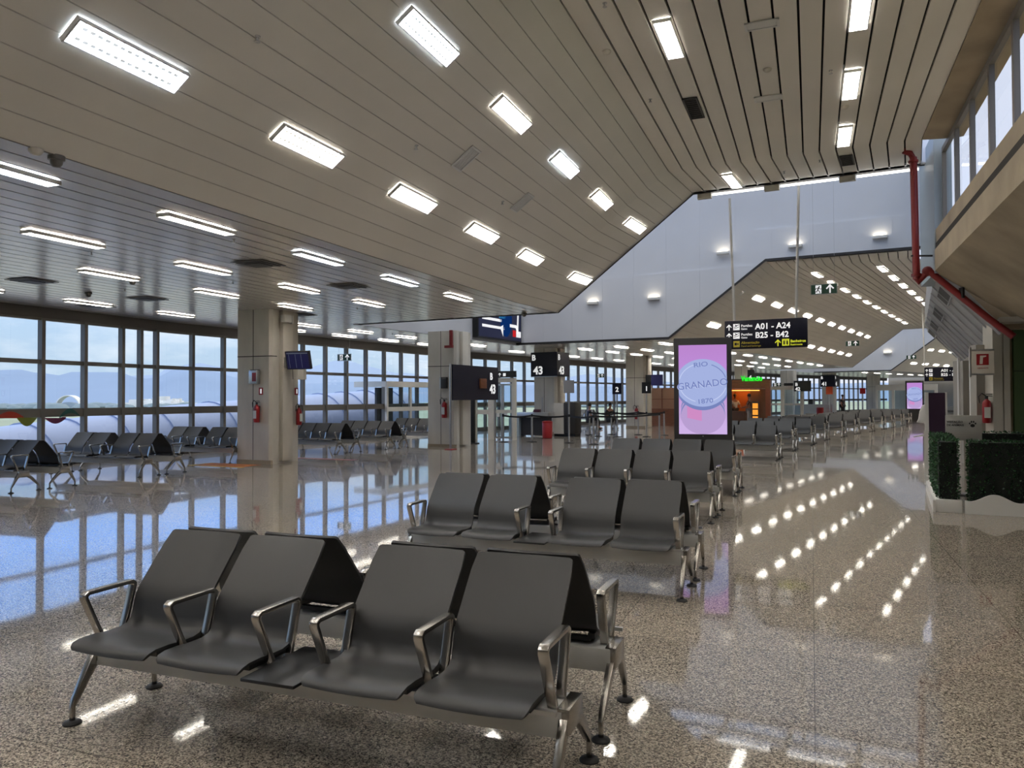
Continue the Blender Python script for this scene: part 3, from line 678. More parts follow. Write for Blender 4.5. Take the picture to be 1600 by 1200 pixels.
BM['foot'] = [MB().lathe([(.043, 0), (.043, .006), (.036, .014), (.014, .018), (.013, .03)], (0, s_ * .25, 0), 16).mesh('foot', M['rubber']) for s_ in (-1, 1)]
def obj(name, me, parent, loc=(0, 0, 0)):
    o = bpy.data.objects.new(name, me); COL.objects.link(o); o.parent = parent; o.location = loc; return o
def make_bench(kind):
    t = thing('beam_bench', 'x', 'bench')
    if kind in 'AB': xs = [-.905, -.385, .385, .905]; half = 1.215
    else: xs = [-.78, -.26, .26, .78]; half = 1.075
    if kind == 'A': arms = [-1.17, -.645, -.15, .15, .645, 1.17]
    elif kind == 'B': arms = [-1.17, -.15, .15, 1.17]
    else: arms = [-1.055, -.52, 0, .52, 1.055]
    MB().box(-half, half, -.22, -.2, .366, .384).build('seat_rail', M['steel'], t, smooth=False)
    MB().box(-half, half, -.13, .065, .244, .355).build('beam', M['beam'], t, bevel=.006)
    for x in xs:
        s_ = obj('seat_shell', BM['seat'], t, (x, 0, 0)); obj('seat_bracket', BM['bracket'], s_)
    for x in arms: obj('armrest', BM['arm'], t, (x, 0, 0))
    for x in (-half, half):
        l = obj('leg', BM['leg'], t, (x, 0, 0)); obj('foot', BM['foot'][0], l); obj('foot', BM['foot'][1], l)
    if kind in 'AB': obj('side_table', BM['table'], t)
    return t
BENCH = {k_: make_bench(k_) for k_ in 'ABC'}; bused = set()
def bench(kind, x, y, az, label, group, back=False):
    o = dup(BENCH[kind]) if kind in bused else BENCH[kind]; bused.add(kind)
    o.location = (x, y, 0); o.rotation_euler = (0, 0, -R(az) + (math.pi if back else 0)); o['label'] = label; o['group'] = group
def pair(kind, rx_, ry_, az, what, group, front=True, backb=True):
    """rx_, ry_: floor point midway between the right hand ends of two benches set back to back"""
    h = 1.215 if kind in 'AB' else 1.075; a = R(az); ax = Vector((math.cos(a), -math.sin(a))); ay = Vector((math.sin(a), math.cos(a)))
    c = Vector((rx_, ry_)) - ax * h
    if front: q = c - ay * .345; bench(kind, q.x, q.y, az, f'grey four-seat bench facing the camera, {what}', group)
    if backb: q = c + ay * .36; bench(kind, q.x, q.y, az, f'grey four-seat bench facing away, {what}', group, True)
G1 = 'benches down the middle of the hall'
pair('A', .36, 3.42, 20.8, 'nearest the camera with a small black table', G1)
pair('B', 1.515, 6.47, 21.6, 'in the second row with a small black table', G1)
pair('C', 2.67, 10.07, 21.8, 'in the third row from the camera', G1)
pair('C', 3.73, 12.7, 22, 'in the fourth row, just before the tall pink screen', G1)
G2 = 'benches beyond the tall pink screen'
rows = [(6.74, 19.4, 25), (8.3, 22.55, 27), (9.95, 25.36, 28), (11.45, 27.95, 30), (13.0, 30.1, 32), (14.6, 32.5, 34), (16.3, 34.8, 34), (17.95, 37.1, 35), (19.55, 39.4, 35), (21.2, 41.7, 35), (22.8, 44.0, 35)]
for i, (x, y, a) in enumerate(rows): pair('C', x, y, a, f'in the {ORD[i]} row beyond the tall pink screen', G2)
G3 = 'benches by the left windows'
pair('C', -8.15, 13.39, 20.5, 'at the far left edge by the windows', G3)
pair('B', -7.24, 15.93, 20.5, 'left of the front column, second row by the windows', G3)
pair('A', -6.6, 19.15, 22, 'half behind the front column, by the windows', G3, True, True)
pair('C', -4.72, 22.1, 25, 'just right of the front column by the windows', G3)
pair('C', -3.6, 24.0, 26, 'second row right of the front column', G3)
pair('C', -2.3, 26.9, 27.5, 'third row behind the front column, beside the glass vestibule', G3)
pair('C', 5.0, 46.5, 34, 'by the far windows beyond the belt posts, nearer row', G3)
pair('C', 3.0, 43.6, 34, 'by the far windows where a person in navy sits', G3)
pair('C', 31.5, 54.5, 40, 'far away seen past the purple board', G3)
# ------------------------------------------------------------------ pictograms (outlines in x-z, drawn on a face looking to -y)
def flat(name, polys, mat, parent, x, z, s, y=-.004, d=.003, sx=1):
    mb = MB()
    for p in polys: mb.prism([(x + q[0] * s * sx, z + q[1] * s) for q in p], y - d, y, 'y')
    return mb.build(name, mat, parent, smooth=False)
def circ(cx, cy, r, n=14, ry=None): return [(cx + r * math.cos(2 * math.pi * i / n), cy + (ry or r) * math.sin(2 * math.pi * i / n)) for i in range(n)]
def limb(pts, w):
    out = []
    for (x0, y0), (x1, y1) in zip(pts, pts[1:]):
        dx, dy = x1 - x0, y1 - y0; l = math.hypot(dx, dy); nx, ny = -dy / l * w / 2, dx / l * w / 2; ex, ey = dx / l * w * .3, dy / l * w * .3
        out.append([(x0 + nx - ex, y0 + ny - ey), (x0 - nx - ex, y0 - ny - ey), (x1 - nx + ex, y1 - ny + ey), (x1 + nx + ex, y1 + ny + ey)])
    return out
ARROW = limb([(.5, .02), (.5, .9)], .16) + limb([(.12, .52), (.5, .93)], .16) + limb([(.88, .52), (.5, .93)], .16)
RUNNER = [circ(.62, .84, .09)] + limb([(.56, .72), (.44, .42)], .17) + limb([(.54, .68), (.28, .66), (.16, .5)], .08) + limb([(.58, .68), (.74, .52), (.92, .55)], .08) + limb([(.46, .42), (.62, .26), (.7, .04)], .1) + limb([(.42, .42), (.34, .2), (.06, .2)], .1)
PLANE = limb([(.1, .2), (.9, .5)], .09) + limb([(.1, .5), (.3, .5), (.55, .68), (.92, .86)], .1) + [[(.45, .62), (.2, .84), (.32, .88), (.66, .72)]]
PAW = [circ(.5, .3, .24, 14, .2), circ(.2, .56, .09, 10, .12), circ(.39, .76, .09, 10, .13), circ(.61, .76, .09, 10, .13), circ(.8, .56, .09, 10, .12)]
# exit signs
def make_exit():
    t = thing('exit_sign', 'x', 'exit sign')
    MB().box(-.32, .32, -.012, .012, 0, .27).build('rim', M['steel'], t, smooth=False)
    MB().box(-.305, .305, -.016, .016, .014, .256).build('panel', M['green'], t, smooth=False)
    flat('doorway', [[(-.2, .03), (-.06, .03), (-.06, .24), (-.2, .24)]], M['letter'], t, 0, 0, 1, -.016)
    flat('running_figure', RUNNER, M['dark'], t, -.235, .035, .2, -.019)
    flat('arrow', ARROW, M['letter'], t, .04, .035, .21, -.016)
    w_ = MB().tube([(-.25, 0, .26), (-.25, 0, 1)], .003, 6).tube([(.25, 0, .26), (.25, 0, 1)], .003, 6); w_.build('wire', M['steel'], t)
    return t
EX = make_exit(); exu = []
def exit_sign(px, py, D, az, wpx, top, label):
    o = EX if not exu else dup(EX); exu.append(o)
    c = atD(px, py, D); k_ = wpx * D / F / .64 / math.cos(R(az) - math.atan2(c.x, c.y))
    o.location = c; o.rotation_euler = (0, 0, -R(az)); o.scale = (k_, k_, k_); o['label'] = label; o['group'] = 'exit signs'
    for q in o.children:
        if q.name.startswith('wire'):
            q.data = q.data.copy(); hh = (top - c.z) / k_
            for v_ in q.data.vertices:
                if v_.co.z > .5: v_.co.z = hh
exit_sign(1287.5, 460, 20, 27.5, 39, ZT, 'large green exit sign hanging high in the white bay')
exit_sign(538, 564, 28, 24, 21, ZL, 'green exit sign hanging before the windows right of the front column')
exit_sign(938, 590, 40, 33, 13, ZL, 'small green exit sign before the windows beyond gate 43')
exit_sign(1332, 541, 38, 34, 20, 5.1, 'green exit sign hanging under the far slope')
exit_sign(1424, 561, 58, 38, 14, 6, 'small exit sign far away left of the second hanging sign')
exit_sign(1214, 604, 58, 36, 13, ZL, 'tiny exit sign before the windows right of the cafe')
# ------------------------------------------------------------------ hanging direction sign
def dirsign(c, az, Wd, H, label, tops, last, far=False):
    t = thing('hanging_sign', label, 'sign', c, -az, 'hanging direction signs')
    s = H / .69
    MB().box(-Wd / 2, Wd / 2, -.05, .05, 0, H).build('panel', M['navy'], t, bevel=.01)
    y = -.052
    for j, (l1, z) in enumerate((('A01 - A24', .46 * s), (last, .25 * s))):
        x = -Wd / 2 + .04 * s
        flat('arrow', ARROW, M['letter'], t, x, z, .14 * s, y, .002)
        x += .17 * s
        flat('plane_icon', [[(0, 0), (1, 0), (1, 1), (0, 1)]], M['letter'], t, x, z, .15 * s, y, .002)
        flat('plane_mark', PLANE, M['navy'], t, x, z, .15 * s, y - .002, .002)
        x += .185 * s
        if not far:
            text('lettering', 'Portões', .083 * s, M['letter'], t, x, y, z + .07 * s, .012)
            text('lettering', 'Gates', .062 * s, M['letter'], t, x, y, z + .002, .01)
        x += .33 * s
        text('lettering', l1, .195 * s, M['letter'], t, x, y, z + .003, .022, sx=.98)
    z = .045 * s; x = -Wd / 2 + .21 * s
    flat('food_icon', [[(0, 0), (1, 0), (1, 1), (0, 1)]], M['mustard'], t, x, z, .15 * s, y, .002)
    flat('food_mark', [[(.2, .3), (.55, .3), (.55, .7), (.2, .7)], circ(.72, .5, .13)], M['navy'], t, x, z, .15 * s, y - .002, .002)
    text('lettering', 'Alimentação', .085 * s, M['mustard'], t, x + .185 * s, y, z + .075 * s, .008)
    text('lettering', 'Food and beverage', .06 * s, M['mustard'], t, x + .185 * s, y, z + .002, .0)
    if not far:
        x = -Wd / 2 + 1.17 * s
        flat('arrow', ARROW, M['yellow'], t, x, z, .15 * s, y, .002)
        flat('restroom_icon', [[(0, 0), (1, 0), (1, 1), (0, 1)]], M['yellow'], t, x + .17 * s, z, .16 * s, y, .002)
        flat('restroom_mark', [circ(.28, .78, .08), [(.18, .15), (.38, .15), (.4, .68), (.16, .68)], circ(.72, .78, .08), [(.62, .15), (.82, .15), (.84, .68), (.6, .68)], [(.48, .1), (.52, .1), (.52, .9), (.48, .9)]], M['navy'], t, x + .17 * s, z, .16 * s, y - .002, .002)
        text('lettering', 'Banheiros', .085 * s, M['yellow'], t, x + .355 * s, y, z + .075 * s, .022)
        text('lettering', 'Restrooms', .06 * s, M['yellow'], t, x + .355 * s, y, z + .002, .022)
    for xb, q in tops:
        Mi = (Matrix.Translation(c) @ Matrix.Rotation(-az, 4, 'Z')).inverted(); q = Mi @ q
        MB().tube([(xb, 0, H - .01), tuple(q)], .03 * s, 10).build('pole', M['whitepaint'], t)
    return t
q = atD(1133, 546, 18.8); cS = Vector((q.x + .95 * ST.b.x, q.y + .95 * ST.b.y, 2.73))
dirsign(cS, ST.az, 1.9, .69, 'navy hanging sign for gates A01 to A24 and B25 to B42', [(-.72, P(ST, *(lambda p: ((p - ST.o).dot(ST.b), (p - ST.o).dot(ST.a)))(at(1140, 310, ZU)), ZU)), (.7, P(ST, *(lambda p: ((p - ST.o).dot(ST.b), (p - ST.o).dot(ST.a)))(at(1248, 290, ZU)), ZU))], 'B25 - B42')
q = atD(1441, 599, 40); 
dirsign(Vector((q.x + .9, q.y - .6, zat(598, 39.6))), R(34), 1.95, .72, 'distant navy hanging sign for gates B25 to B40', [(-.95, Vector((q.x + .05, q.y, 6.2))), (.9, Vector((q.x + 1.75, q.y - 1.1, 6.2)))], 'B25 - B40', True)
# ------------------------------------------------------------------ gate signs
def gatebox(cpx, D, az, num, label):
    c = atD(cpx, 620, D); az = R(az); w_ = 1.17; z0, z1 = 2.5, 3.55
    t = thing('gate_sign', label, 'sign', (c.x, c.y, 0), -az, 'gate number boxes round columns')
    b = MB()
    b.box(-w_, .06, -.09, -.02, z0, z1).box(.06, .13, -.09, w_ - .1, z0, z1)
    b.build('box', M['navy'], t, smooth=False)
    MB().box(-w_, .13, -.095, -.085, z0 - .03, z0).build('rim', M['steel'], t, smooth=False)
    text('lettering', 'B', .34, M['letter'], t, -w_ + .05, -.093, z1 - .34, .03)
    text('lettering', num, .48, M['letter'], t, -w_ + .13, -.093, z0 + .1, .03)
    text('lettering', 'B', .34, M['letter'], t, .133, .0, z1 - .34, .03, rz=R(90))
    text('lettering', num, .48, M['letter'], t, .133, .1, z0 + .1, .03, rz=R(90))
    return t
gatebox(868, 33.2, 31, '43', 'navy box with gate number B 43 wrapped round a column')
gatebox(1303, 70, 39, '41', 'distant navy box with gate number B 41 wrapped round a column')
# long navy gate panel beside the second column
q0 = atD(703, 624, 23.4); q1 = atD(777, 625, 26.2); d = (q1 - q0); d.z = 0; Lp = d.length; ang = math.atan2(d.y, d.x)
t = thing('gate_sign', 'long navy panel on poles with B 43 at its right end', 'sign', (q0.x, q0.y, 0), ang)
MB().box(.1, Lp, -.04, .04, 1.5, 2.6).build('panel', M['navy'], t, smooth=False)
MB().tube([(.04, 0, 0), (.04, 0, 2.62)], .035, 10).build('pole', M['steel'], t)
MB().tube([(Lp - .05, .07, 0), (Lp - .05, .07, 2.4)], .03, 10).build('pole', M['steel'], t)
MB().box(Lp * .57, Lp * .57 + .42, -.1, -.04, 1.88, 2.2).build('display', M['wood'], t, bevel=.01)
text('lettering', 'B', .32, M['letter'], t, Lp - .6, -.042, 2.18, .03); text('lettering', '43', .42, M['letter'], t, Lp - .62, -.042, 1.72, .03)
MB().box(-.12, .2, -.12, .12, 0, .02).build('base', M['red'], t, smooth=False)
# gate doors
def at2(px, D): q = atD(px, 620, D); return Vector((q.x, q.y, 0))
a_, b_ = at2(741, 29.3), at2(806, 28.6); d = b_ - a_; W_ = d.length
t = thing('gate_door', 'glass gate doors with white frame below a small black sign', 'door', a_, math.atan2(d.y, d.x))
H_ = 2.15
MB().box(0, .1, -.08, .08, 0, H_).box(.62, .86, -.1, .1, 0, H_).box(W_ - .12, W_, -.08, .08, 0, H_).box(0, W_, -.08, .08, H_, H_ + .16).box(.1, .62, -.04, .04, .95, 1.12).box(.86, W_ - .12, -.04, .04, 1.0, 1.12).build('frame', M['cream'], t, smooth=False)
MB().quad((.1, 0, .05), (.62, 0, .05), (.62, 0, H_), (.1, 0, H_)).build('sliding_pane', M['glassd'], t)
for x0, x1 in ((.88, 1.17), (1.2, W_ - .14)):
    lf = MB().box(x0, x0 + .04, -.03, .03, .05, H_ - .05).box(x1 - .04, x1, -.03, .03, .05, H_ - .05).box(x0, x1, -.03, .03, .05, .12).box(x0, x1, -.03, .03, H_ - .12, H_ - .05).build('door_leaf', M['steel'], t, smooth=False)
    MB().quad((x0 + .04, 0, .12), (x1 - .04, 0, .12), (x1 - .04, 0, H_ - .12), (x0 + .04, 0, H_ - .12)).build('pane', M['glassd'], lf)
    MB().box(x0 + .06, x0 + .2, -.034, -.03, .86, 1.1).build('notice', M['whitepaint'], lf, smooth=False)
MB().box(W_ * .5, W_ + .05, -.12, -.04, H_ + .18, H_ + .42).build('sign', M['black'], t, smooth=False)
flat('sign_arrow', ARROW, M['letter'], t, W_ * .5 + .2, H_ + .23, .12, -.12); flat('sign_icon', [[(0, 0), (1, 0), (1, 1), (0, 1)]], M['letter'], t, W_ * .5 + .4, H_ + .23, .11, -.12)
# black slim kiosk beside the second column
q = atD(743, 690, 26.9); t = thing('slim_board', 'tall black slim board standing right of the second column', 'board', (q.x - .08, q.y - .5, 0), -ST.az)
MB().box(-.14, .1, -.05, .05, .03, 1.5).build('panel', M['black'], t, bevel=.01); MB().box(-.2, .16, -.2, .2, 0, .03).build('base', M['dark'], t, smooth=False)
# glass vestibule by the window
a_, b_ = at2(603, 30.2), at2(676, 33.0); d = b_ - a_; W_ = d.length
t = thing('glass_vestibule', 'white framed glass vestibule at the windows left of the second column', 'vestibule', a_, math.atan2(d.y, d.x))
fr = MB().box(0, W_, -.06, .06, 2.02, 2.24)
for x in (0, W_ * .48, W_ - .1): fr.box(x, x + .1, -.05, .05, 0, 2.02)
fr.box(0, W_, -.04, .04, 1.05, 1.22).box(0, W_, -.04, .04, 0, .1).box(-.02, .1, 0, 1.6, 2.02, 2.24).box(0, W_, 0, 1.6, 2.2, 2.24).build('frame', M['whitepaint'], t, smooth=False)
MB().quad((.1, 0, .1), (W_ - .1, 0, .1), (W_ - .1, 0, 2.02), (.1, 0, 2.02)).build('pane', M['glassd'], t)
MB().box(.3, 1.35, .7, .8, 0, 2.0).build('inner_panel', M['dark'], t, smooth=False)
# ------------------------------------------------------------------ advertising screen over the second column
wl = P(ST, -12.36, 0, 0)
c0 = onplane(743, 527, wl, ST.b); c1 = onplane(811, 536, wl, ST.b); zb_ = (c0.z + c1.z) / 2; d = c1 - c0; d.z = 0; Ws = d.length; Hs = 1.75
t = thing('advert_screen', 'dark advertising screen on the white side wall above the gate panel', 'screen', (c0.x, c0.y, zb_), math.atan2(d.y, d.x))
MB().box(0, Ws, -.1, .12, 0, Hs).build('housing', M['black'], t, smooth=False)
scr = MB().box(.06, Ws - .06, -.11, -.1, .06, Hs - .06).build('display', pmat('advert_navy', (14, 18, 44), .3, emit=(12, 18, 50), estr=.4), t, smooth=False)
lw_ = M['letter']
for z, l in ((1.12, .9), (.9, 1.0), (.7, 1.5)): flat('advert_line', [[(0, 0), (l, 0), (l, .1), (0, .1)]], lw_, t, .3, z, 1, -.11)
flat('advert_line', [[(0, 0), (1.75, 0), (1.75, .1), (0, .1)]], lw_, t, .3, .42, 1, -.11)
blu = emat('advert_blue', (60, 150, 200), 0.45); flat('advert_figure', [[(0, 0), (.5, 0), (.55, .5), (.3, .75), (0, .6)]], blu, t, Ws * .46, .85, 1, -.11)
flat('advert_glow', [circ(0, 0, .5, 20, .75)], emat('advert_deep_blue', (14, 50, 110), 0.4), t, Ws * .62, .9, 1, -.11)
flat('advert_person', [circ(0, .52, .13, 12, .17)], emat('advert_skin', (200, 150, 130), 0.4), t, Ws * .78, .8, 1, -.114)
flat('advert_shape', [[(0, 0), (.25, -.35), (.25, .1)]], lw_, t, Ws * .48, .5, 1, -.112)
flat('advert_sweep', limb([(0, 0), (.5, .0), (.62, -.2)], .12) + limb([(.62, -.2), (.7, 1.0)], .12), lw_, t, Ws * .72, .62, 1, -.114)
flat('advert_mark', [[(0, 0), (.28, 0), (.28, .26), (0, .26)]], emat('advert_red', (200, 40, 45), 0.45), t, Ws * .78, .2, 1, -.114)
flat('advert_mark', [[(0, 0), (.4, 0), (.4, .24), (0, .24)]], lw_, t, Ws * .78 + .3, .2, 1, -.114)
# ------------------------------------------------------------------ tall screen
def screenmat(name):
    m, nt, out = new_mat(name); L = nt.links; tc = N(nt, 'TexCoord'); sp_ = N(nt, 'SeparateXYZ'); L.new(tc.outputs['Object'], sp_.inputs[0])
    mr = N(nt, 'MapRange'); mr.inputs[1].default_value = 1.0; mr.inputs[2].default_value = 2.6; L.new(sp_.outputs[2], mr.inputs[0])
    r = N(nt, 'ValToRGB'); L.new(mr.outputs[0], r.inputs[0]); e = r.color_ramp.elements
    e[0].position = .0; e[0].color = s2l((206, 178, 230)); e[1].position = 1; e[1].color = s2l((186, 134, 206))
    q = e.new(.35); q.color = s2l((196, 156, 214)); q = e.new(.75); q.color = s2l((190, 140, 214))
    em = N(nt, 'Emission'); em.inputs[1].default_value = .5; L.new(r.outputs[0], em.inputs[0]); L.new(em.outputs[0], out.inputs[0]); return m
SCM = screenmat('lilac_screen')
def totem(c, rz, s, label, grp):
    t = thing('screen_totem', label, 'screen', c, rz, grp)
    MB().box(-.555, .555, -.09, .09, 0, 2.76).build('housing', M['dark'], t, bevel=.012)
    MB().box(-.46, .46, -.094, -.09, .86, 2.62).build('display', SCM, t, smooth=False)
    lid = emat('lid_blue', (164, 178, 224), 0.5); lide = emat('lid_dark', (118, 132, 188), 0.5); lidl = emat('lid_light', (196, 206, 242), 0.5); pk = emat('tin_pink', (206, 140, 196), 0.5); tin = emat('tin_lilac', (184, 158, 208), 0.5)
    def clip(p): return [(max(-.46, min(.46, x)), z) for x, z in p]
    y = -.0945; cz = 1.87
    mb = lambda ps, y_, nm, mt: (lambda b: [b.prism(clip(p), y_ - .0004, y_, 'y') for p in ps] and b.build(nm, mt, t, smooth=False))(MB())
    mb([circ(0, 1.24, .44, 36, .3)], y, 'tin_body', tin)
    for i in range(5): mb([circ(0, 1.40 - i * .045, .42, 36, .36)], y - .0003 * (2 * i + 1), 'tin_ridge', lide if i % 2 else tin)
    mb([[(-.3, 1.18), (-.02, 1.12), (-.02, 1.5), (-.3, 1.55)]], y - .004, 'tin_print', pk)
    mb([circ(0, cz - .05, .52, 48, .49)], y - .005, 'lid_side', lide); mb([circ(0, cz, .52, 48, .47)], y - .006, 'lid', lid)
    def arc(r, ry, w, a0, a1): 
        ps = []
        n = 16
        for i in range(n):
            t0, t1 = R(a0 + (a1 - a0) * i / n), R(a0 + (a1 - a0) * (i + 1) / n)
            ps.append([(r * math.cos(t0), cz + ry * math.sin(t0)), ((r - w) * math.cos(t0), cz + (ry - w) * math.sin(t0)), ((r - w) * math.cos(t1), cz + (ry - w) * math.sin(t1)), (r * math.cos(t1), cz + ry * math.sin(t1))])
        return ps
    for a0, a1, mt in ((15, 68, lide), (112, 168, lidl), (192, 252, lidl), (290, 345, lidl)): mb(arc(.46, .39, .016, a0, a1), y - .007, 'lid_ring', mt)
    text('lettering', 'GRANADO', .19, lide, t, 0, y - .0075, cz - .09, .01, 'CENTER', .0006, sx=1.02, tilt=R(6))
    text('lettering', 'GRANADO', .19, lidl, t, -.008, y - .0072, cz - .098, .01, 'CENTER', .0006, sx=1.02, tilt=R(6))
    text('lettering', 'RIO', .13, lide, t, -.03, y - .0075, cz + .32, .01, 'CENTER', .0006, sx=1.3, tilt=R(6))
    text('lettering', '1870', .13, lide, t, .05, y - .0075, cz - .4, .01, 'CENTER', .0006, sx=1.2, tilt=R(6))
    t.scale = (s, s, s)
    MB().lathe([(.012, 0), (.012, .004)], n=10).xf(Matrix.Translation((0, -.09, .82)) @ Matrix.Rotation(R(90), 4, 'X')).build('button', M['steel'], t)
    return t
q = at2(1098, 15.0); totem((q.x, q.y, 0), -R(14), .985, 'tall freestanding screen showing an embossed lilac tin', 'lilac tin screens')
q = at2(1429, 48.5); totem((q.x, q.y, 0), -R(26), .93, 'small distant freestanding screen showing a lilac tin', 'lilac tin screens')
# ------------------------------------------------------------------ things on the front column
cA = R(24.4); cc = atD(423.5, 620, 18.35); CX = Vector((math.cos(cA), -math.sin(cA), 0)); CY = Vector((math.sin(cA), math.cos(cA), 0))
def onface(px, py, side=False, off=0.0):
    p = onplane(px, py, Vector((cc.x, cc.y, 0)) + (CX * off if side else CY * -off), CX if side else CY); return p
def extinguisher(loc, rz, label, s=1.0, low=False):
    t = thing('fire_extinguisher', label, 'fire extinguisher', loc, rz, 'fire extinguishers')
    MB().lathe([(.02, 0), (.07, .005), (.075, .03), (.075, .36), (.06, .41), (.03, .44), (.025, .46)], (0, -.09, 0), 16).build('cylinder', M['red'], t)
    MB().lathe([(.028, 0), (.028, .05), (.015, .06)], (0, -.09, .455), 10).box(-.015, .1, -.105, -.075, .5, .515).box(-.015, .09, -.1, -.08, .535, .548).build('valve', M['black'], t)
    MB().tube([(.02, -.09, .49), (-.08, -.1, .56), (-.13, -.1, .5), (-.12, -.1, .38)], .011, 8).build('hose', M['black'], t)
    MB().box(-.05, .05, -.167, -.16, .1, .3).build('label_sticker', M['whitepaint'], t, smooth=False)
    MB().box(-.03, .03, -.02, 0, .36, .42).box(-.03, .03, -.1, 0, .4, .41).build('bracket', M['dark'], t, smooth=False)
    t.scale = (s, s, s); return t
p = onface(405, 660); extinguisher(p, -cA, 'red fire extinguisher on the front face of the nearest column', .95)
p = onface(466, 664, True, -.0); extinguisher(P_ := Vector((cc.x, cc.y, p.z)) + CY * .9 + CX * .0, -cA + R(90), 'red fire extinguisher on the right side of the nearest column', .95)
def redtag(loc, rz, label, s=1.0):
    t = thing('extinguisher_tag', label, 'sign', loc, rz, 'small red fire signs')
    MB().box(-.055, .055, -.012, 0, 0, .16).build('plate', M['red'], t, smooth=False); flat('mark', [[(-.012, .03), (.022, .03), (.022, .13), (-.012, .13)]], M['letter'], t, 0, 0, 1, -.012); t.scale = (s, s, s)
p = onface(408, 617); redtag(p, -cA, 'small red sign above the extinguisher on the front column face', 1.1)
redtag(Vector((cc.x, cc.y, p.z)) + CY * .9, -cA + R(90), 'small red sign above the side extinguisher of the front column', 1.1)
p = onface(400, 600); t = thing('alarm_box', 'grey and red fire alarm box on the front column face', 'alarm box', p, -cA)
MB().box(-.13, .13, -.11, 0, 0, .33).build('case', M['steel'], t, bevel=.012); MB().box(-.02, .1, -.118, -.11, .06, .27).build('panel', M['red'], t, smooth=False); MB().box(-.1, .12, -.09, 0, .33, .345).build('cap', M['dark'], t, smooth=False)
# tilted flight screen on its black arm
b0 = Vector((cc.x, cc.y, 0)) + CY * .55 + CX * .06; zz = zat(566, 18.9)
t = thing('flight_screen', 'tilted blue flight screen on a black arm at the front column', 'screen', (b0.x, b0.y, zz), -cA)
MB().box(-.02, .07, -.16, .16, -.13, .13).build('wall_plate', M['steel'], t, smooth=False)
MB().box(.05, .36, -.12, .1, -.13, .11).build('arm', M['black'], t, bevel=.01)
sc_ = MB().box(-.33, .33, -.045, .03, -.22, .22).xf(Matrix.Translation((.48, -.2, .05)) @ Matrix.Rotation(R(6), 4, 'Z') @ Matrix.Rotation(R(14), 4, 'X')).build('housing', M['dark'], t, smooth=False)
MB().box(-.3, .3, -.05, -.045, -.2, .2).xf(Matrix.Translation((.48, -.2, .05)) @ Matrix.Rotation(R(6), 4, 'Z') @ Matrix.Rotation(R(14), 4, 'X')).build('display', M['navyt'], t, smooth=False)
ln = MB()
for x in (-.24, -.06, .1): ln.box(x, x + .012, -.052, -.05, -.18, .15)
ln.box(-.29, .29, -.052, -.05, .16, .185)
ln.xf(Matrix.Translation((.48, -.2, .05)) @ Matrix.Rotation(R(6), 4, 'Z') @ Matrix.Rotation(R(14), 4, 'X')).build('timetable_lines', M['bluish'], t, smooth=False)
MB().box(.46, .64, -.22, -.12, -.42, -.18).build('paper_notice', M['cream'], t, smooth=False)
MB().tube([(.12, 0, -.13), (.12, .02, -.4)], .006, 6).build('cable', M['black'], t)
p = onplane(445, 493, Vector((cc.x, cc.y, 0)) + CX * .05, CX)
t = thing('floodlight', 'small white box floodlight at the top of the front column', 'lamp', (cc.x + CY.x * .45 + CX.x * .05, cc.y + CY.y * .45 + CX.y * .05, 3.5), -cA)
MB().box(0, .14, -.18, .06, -.08, .1).build('housing', M['whitepaint'], t, bevel=.01); MB().box(.02, .1, .12, .17, -.1, .1).build('reflector', M['whitepaint'], t, smooth=False); MB().box(0, .03, .04, .14, -.02, .02).build('bracket', M['steel'], t, smooth=False)
# second column
c2 = atD(712, 620, 24.4); X2 = ST.b; Y2 = ST.a
p = onplane(697, 653, Vector((c2.x, c2.y, 0)), Y2); extinguisher(p, -ST.az, 'red fire extinguisher on the second column behind the panel pole', 1.15)
p = onplane(695, 607, Vector((c2.x, c2.y, 0)), Y2); t = thing('alarm_box', 'dark alarm box on the second column beside the panel pole', 'alarm box', p, -ST.az)
MB().box(-.1, .12, -.1, 0, 0, .36).build('case', M['dark'], t, bevel=.01); MB().box(-.14, -.1, -.1, 0, 0, .36).build('edge', M['steel'], t, smooth=False)
c4 = atD(1007, 620, 39.6); p = onplane(996, 655, Vector((c4.x, c4.y, 0)), SB.a); extinguisher(p, -SB.az, 'red and white fire extinguisher on the column left of the tall screen', 1.3)
t = thing('flight_screen', 'dark flight screen on the column left of the tall pink screen', 'screen', (c4.x + .1 * SB.b.x, c4.y + .1 * SB.b.y - .1, zat(605, 39.6)), -SB.az)
MB().box(.0, .3, -.1, .3, .1, .6).build('arm', M['black'], t, smooth=False); MB().box(.35, .95, -.2, -.1, .05, .6).build('display', M['navyt'], t, smooth=False)
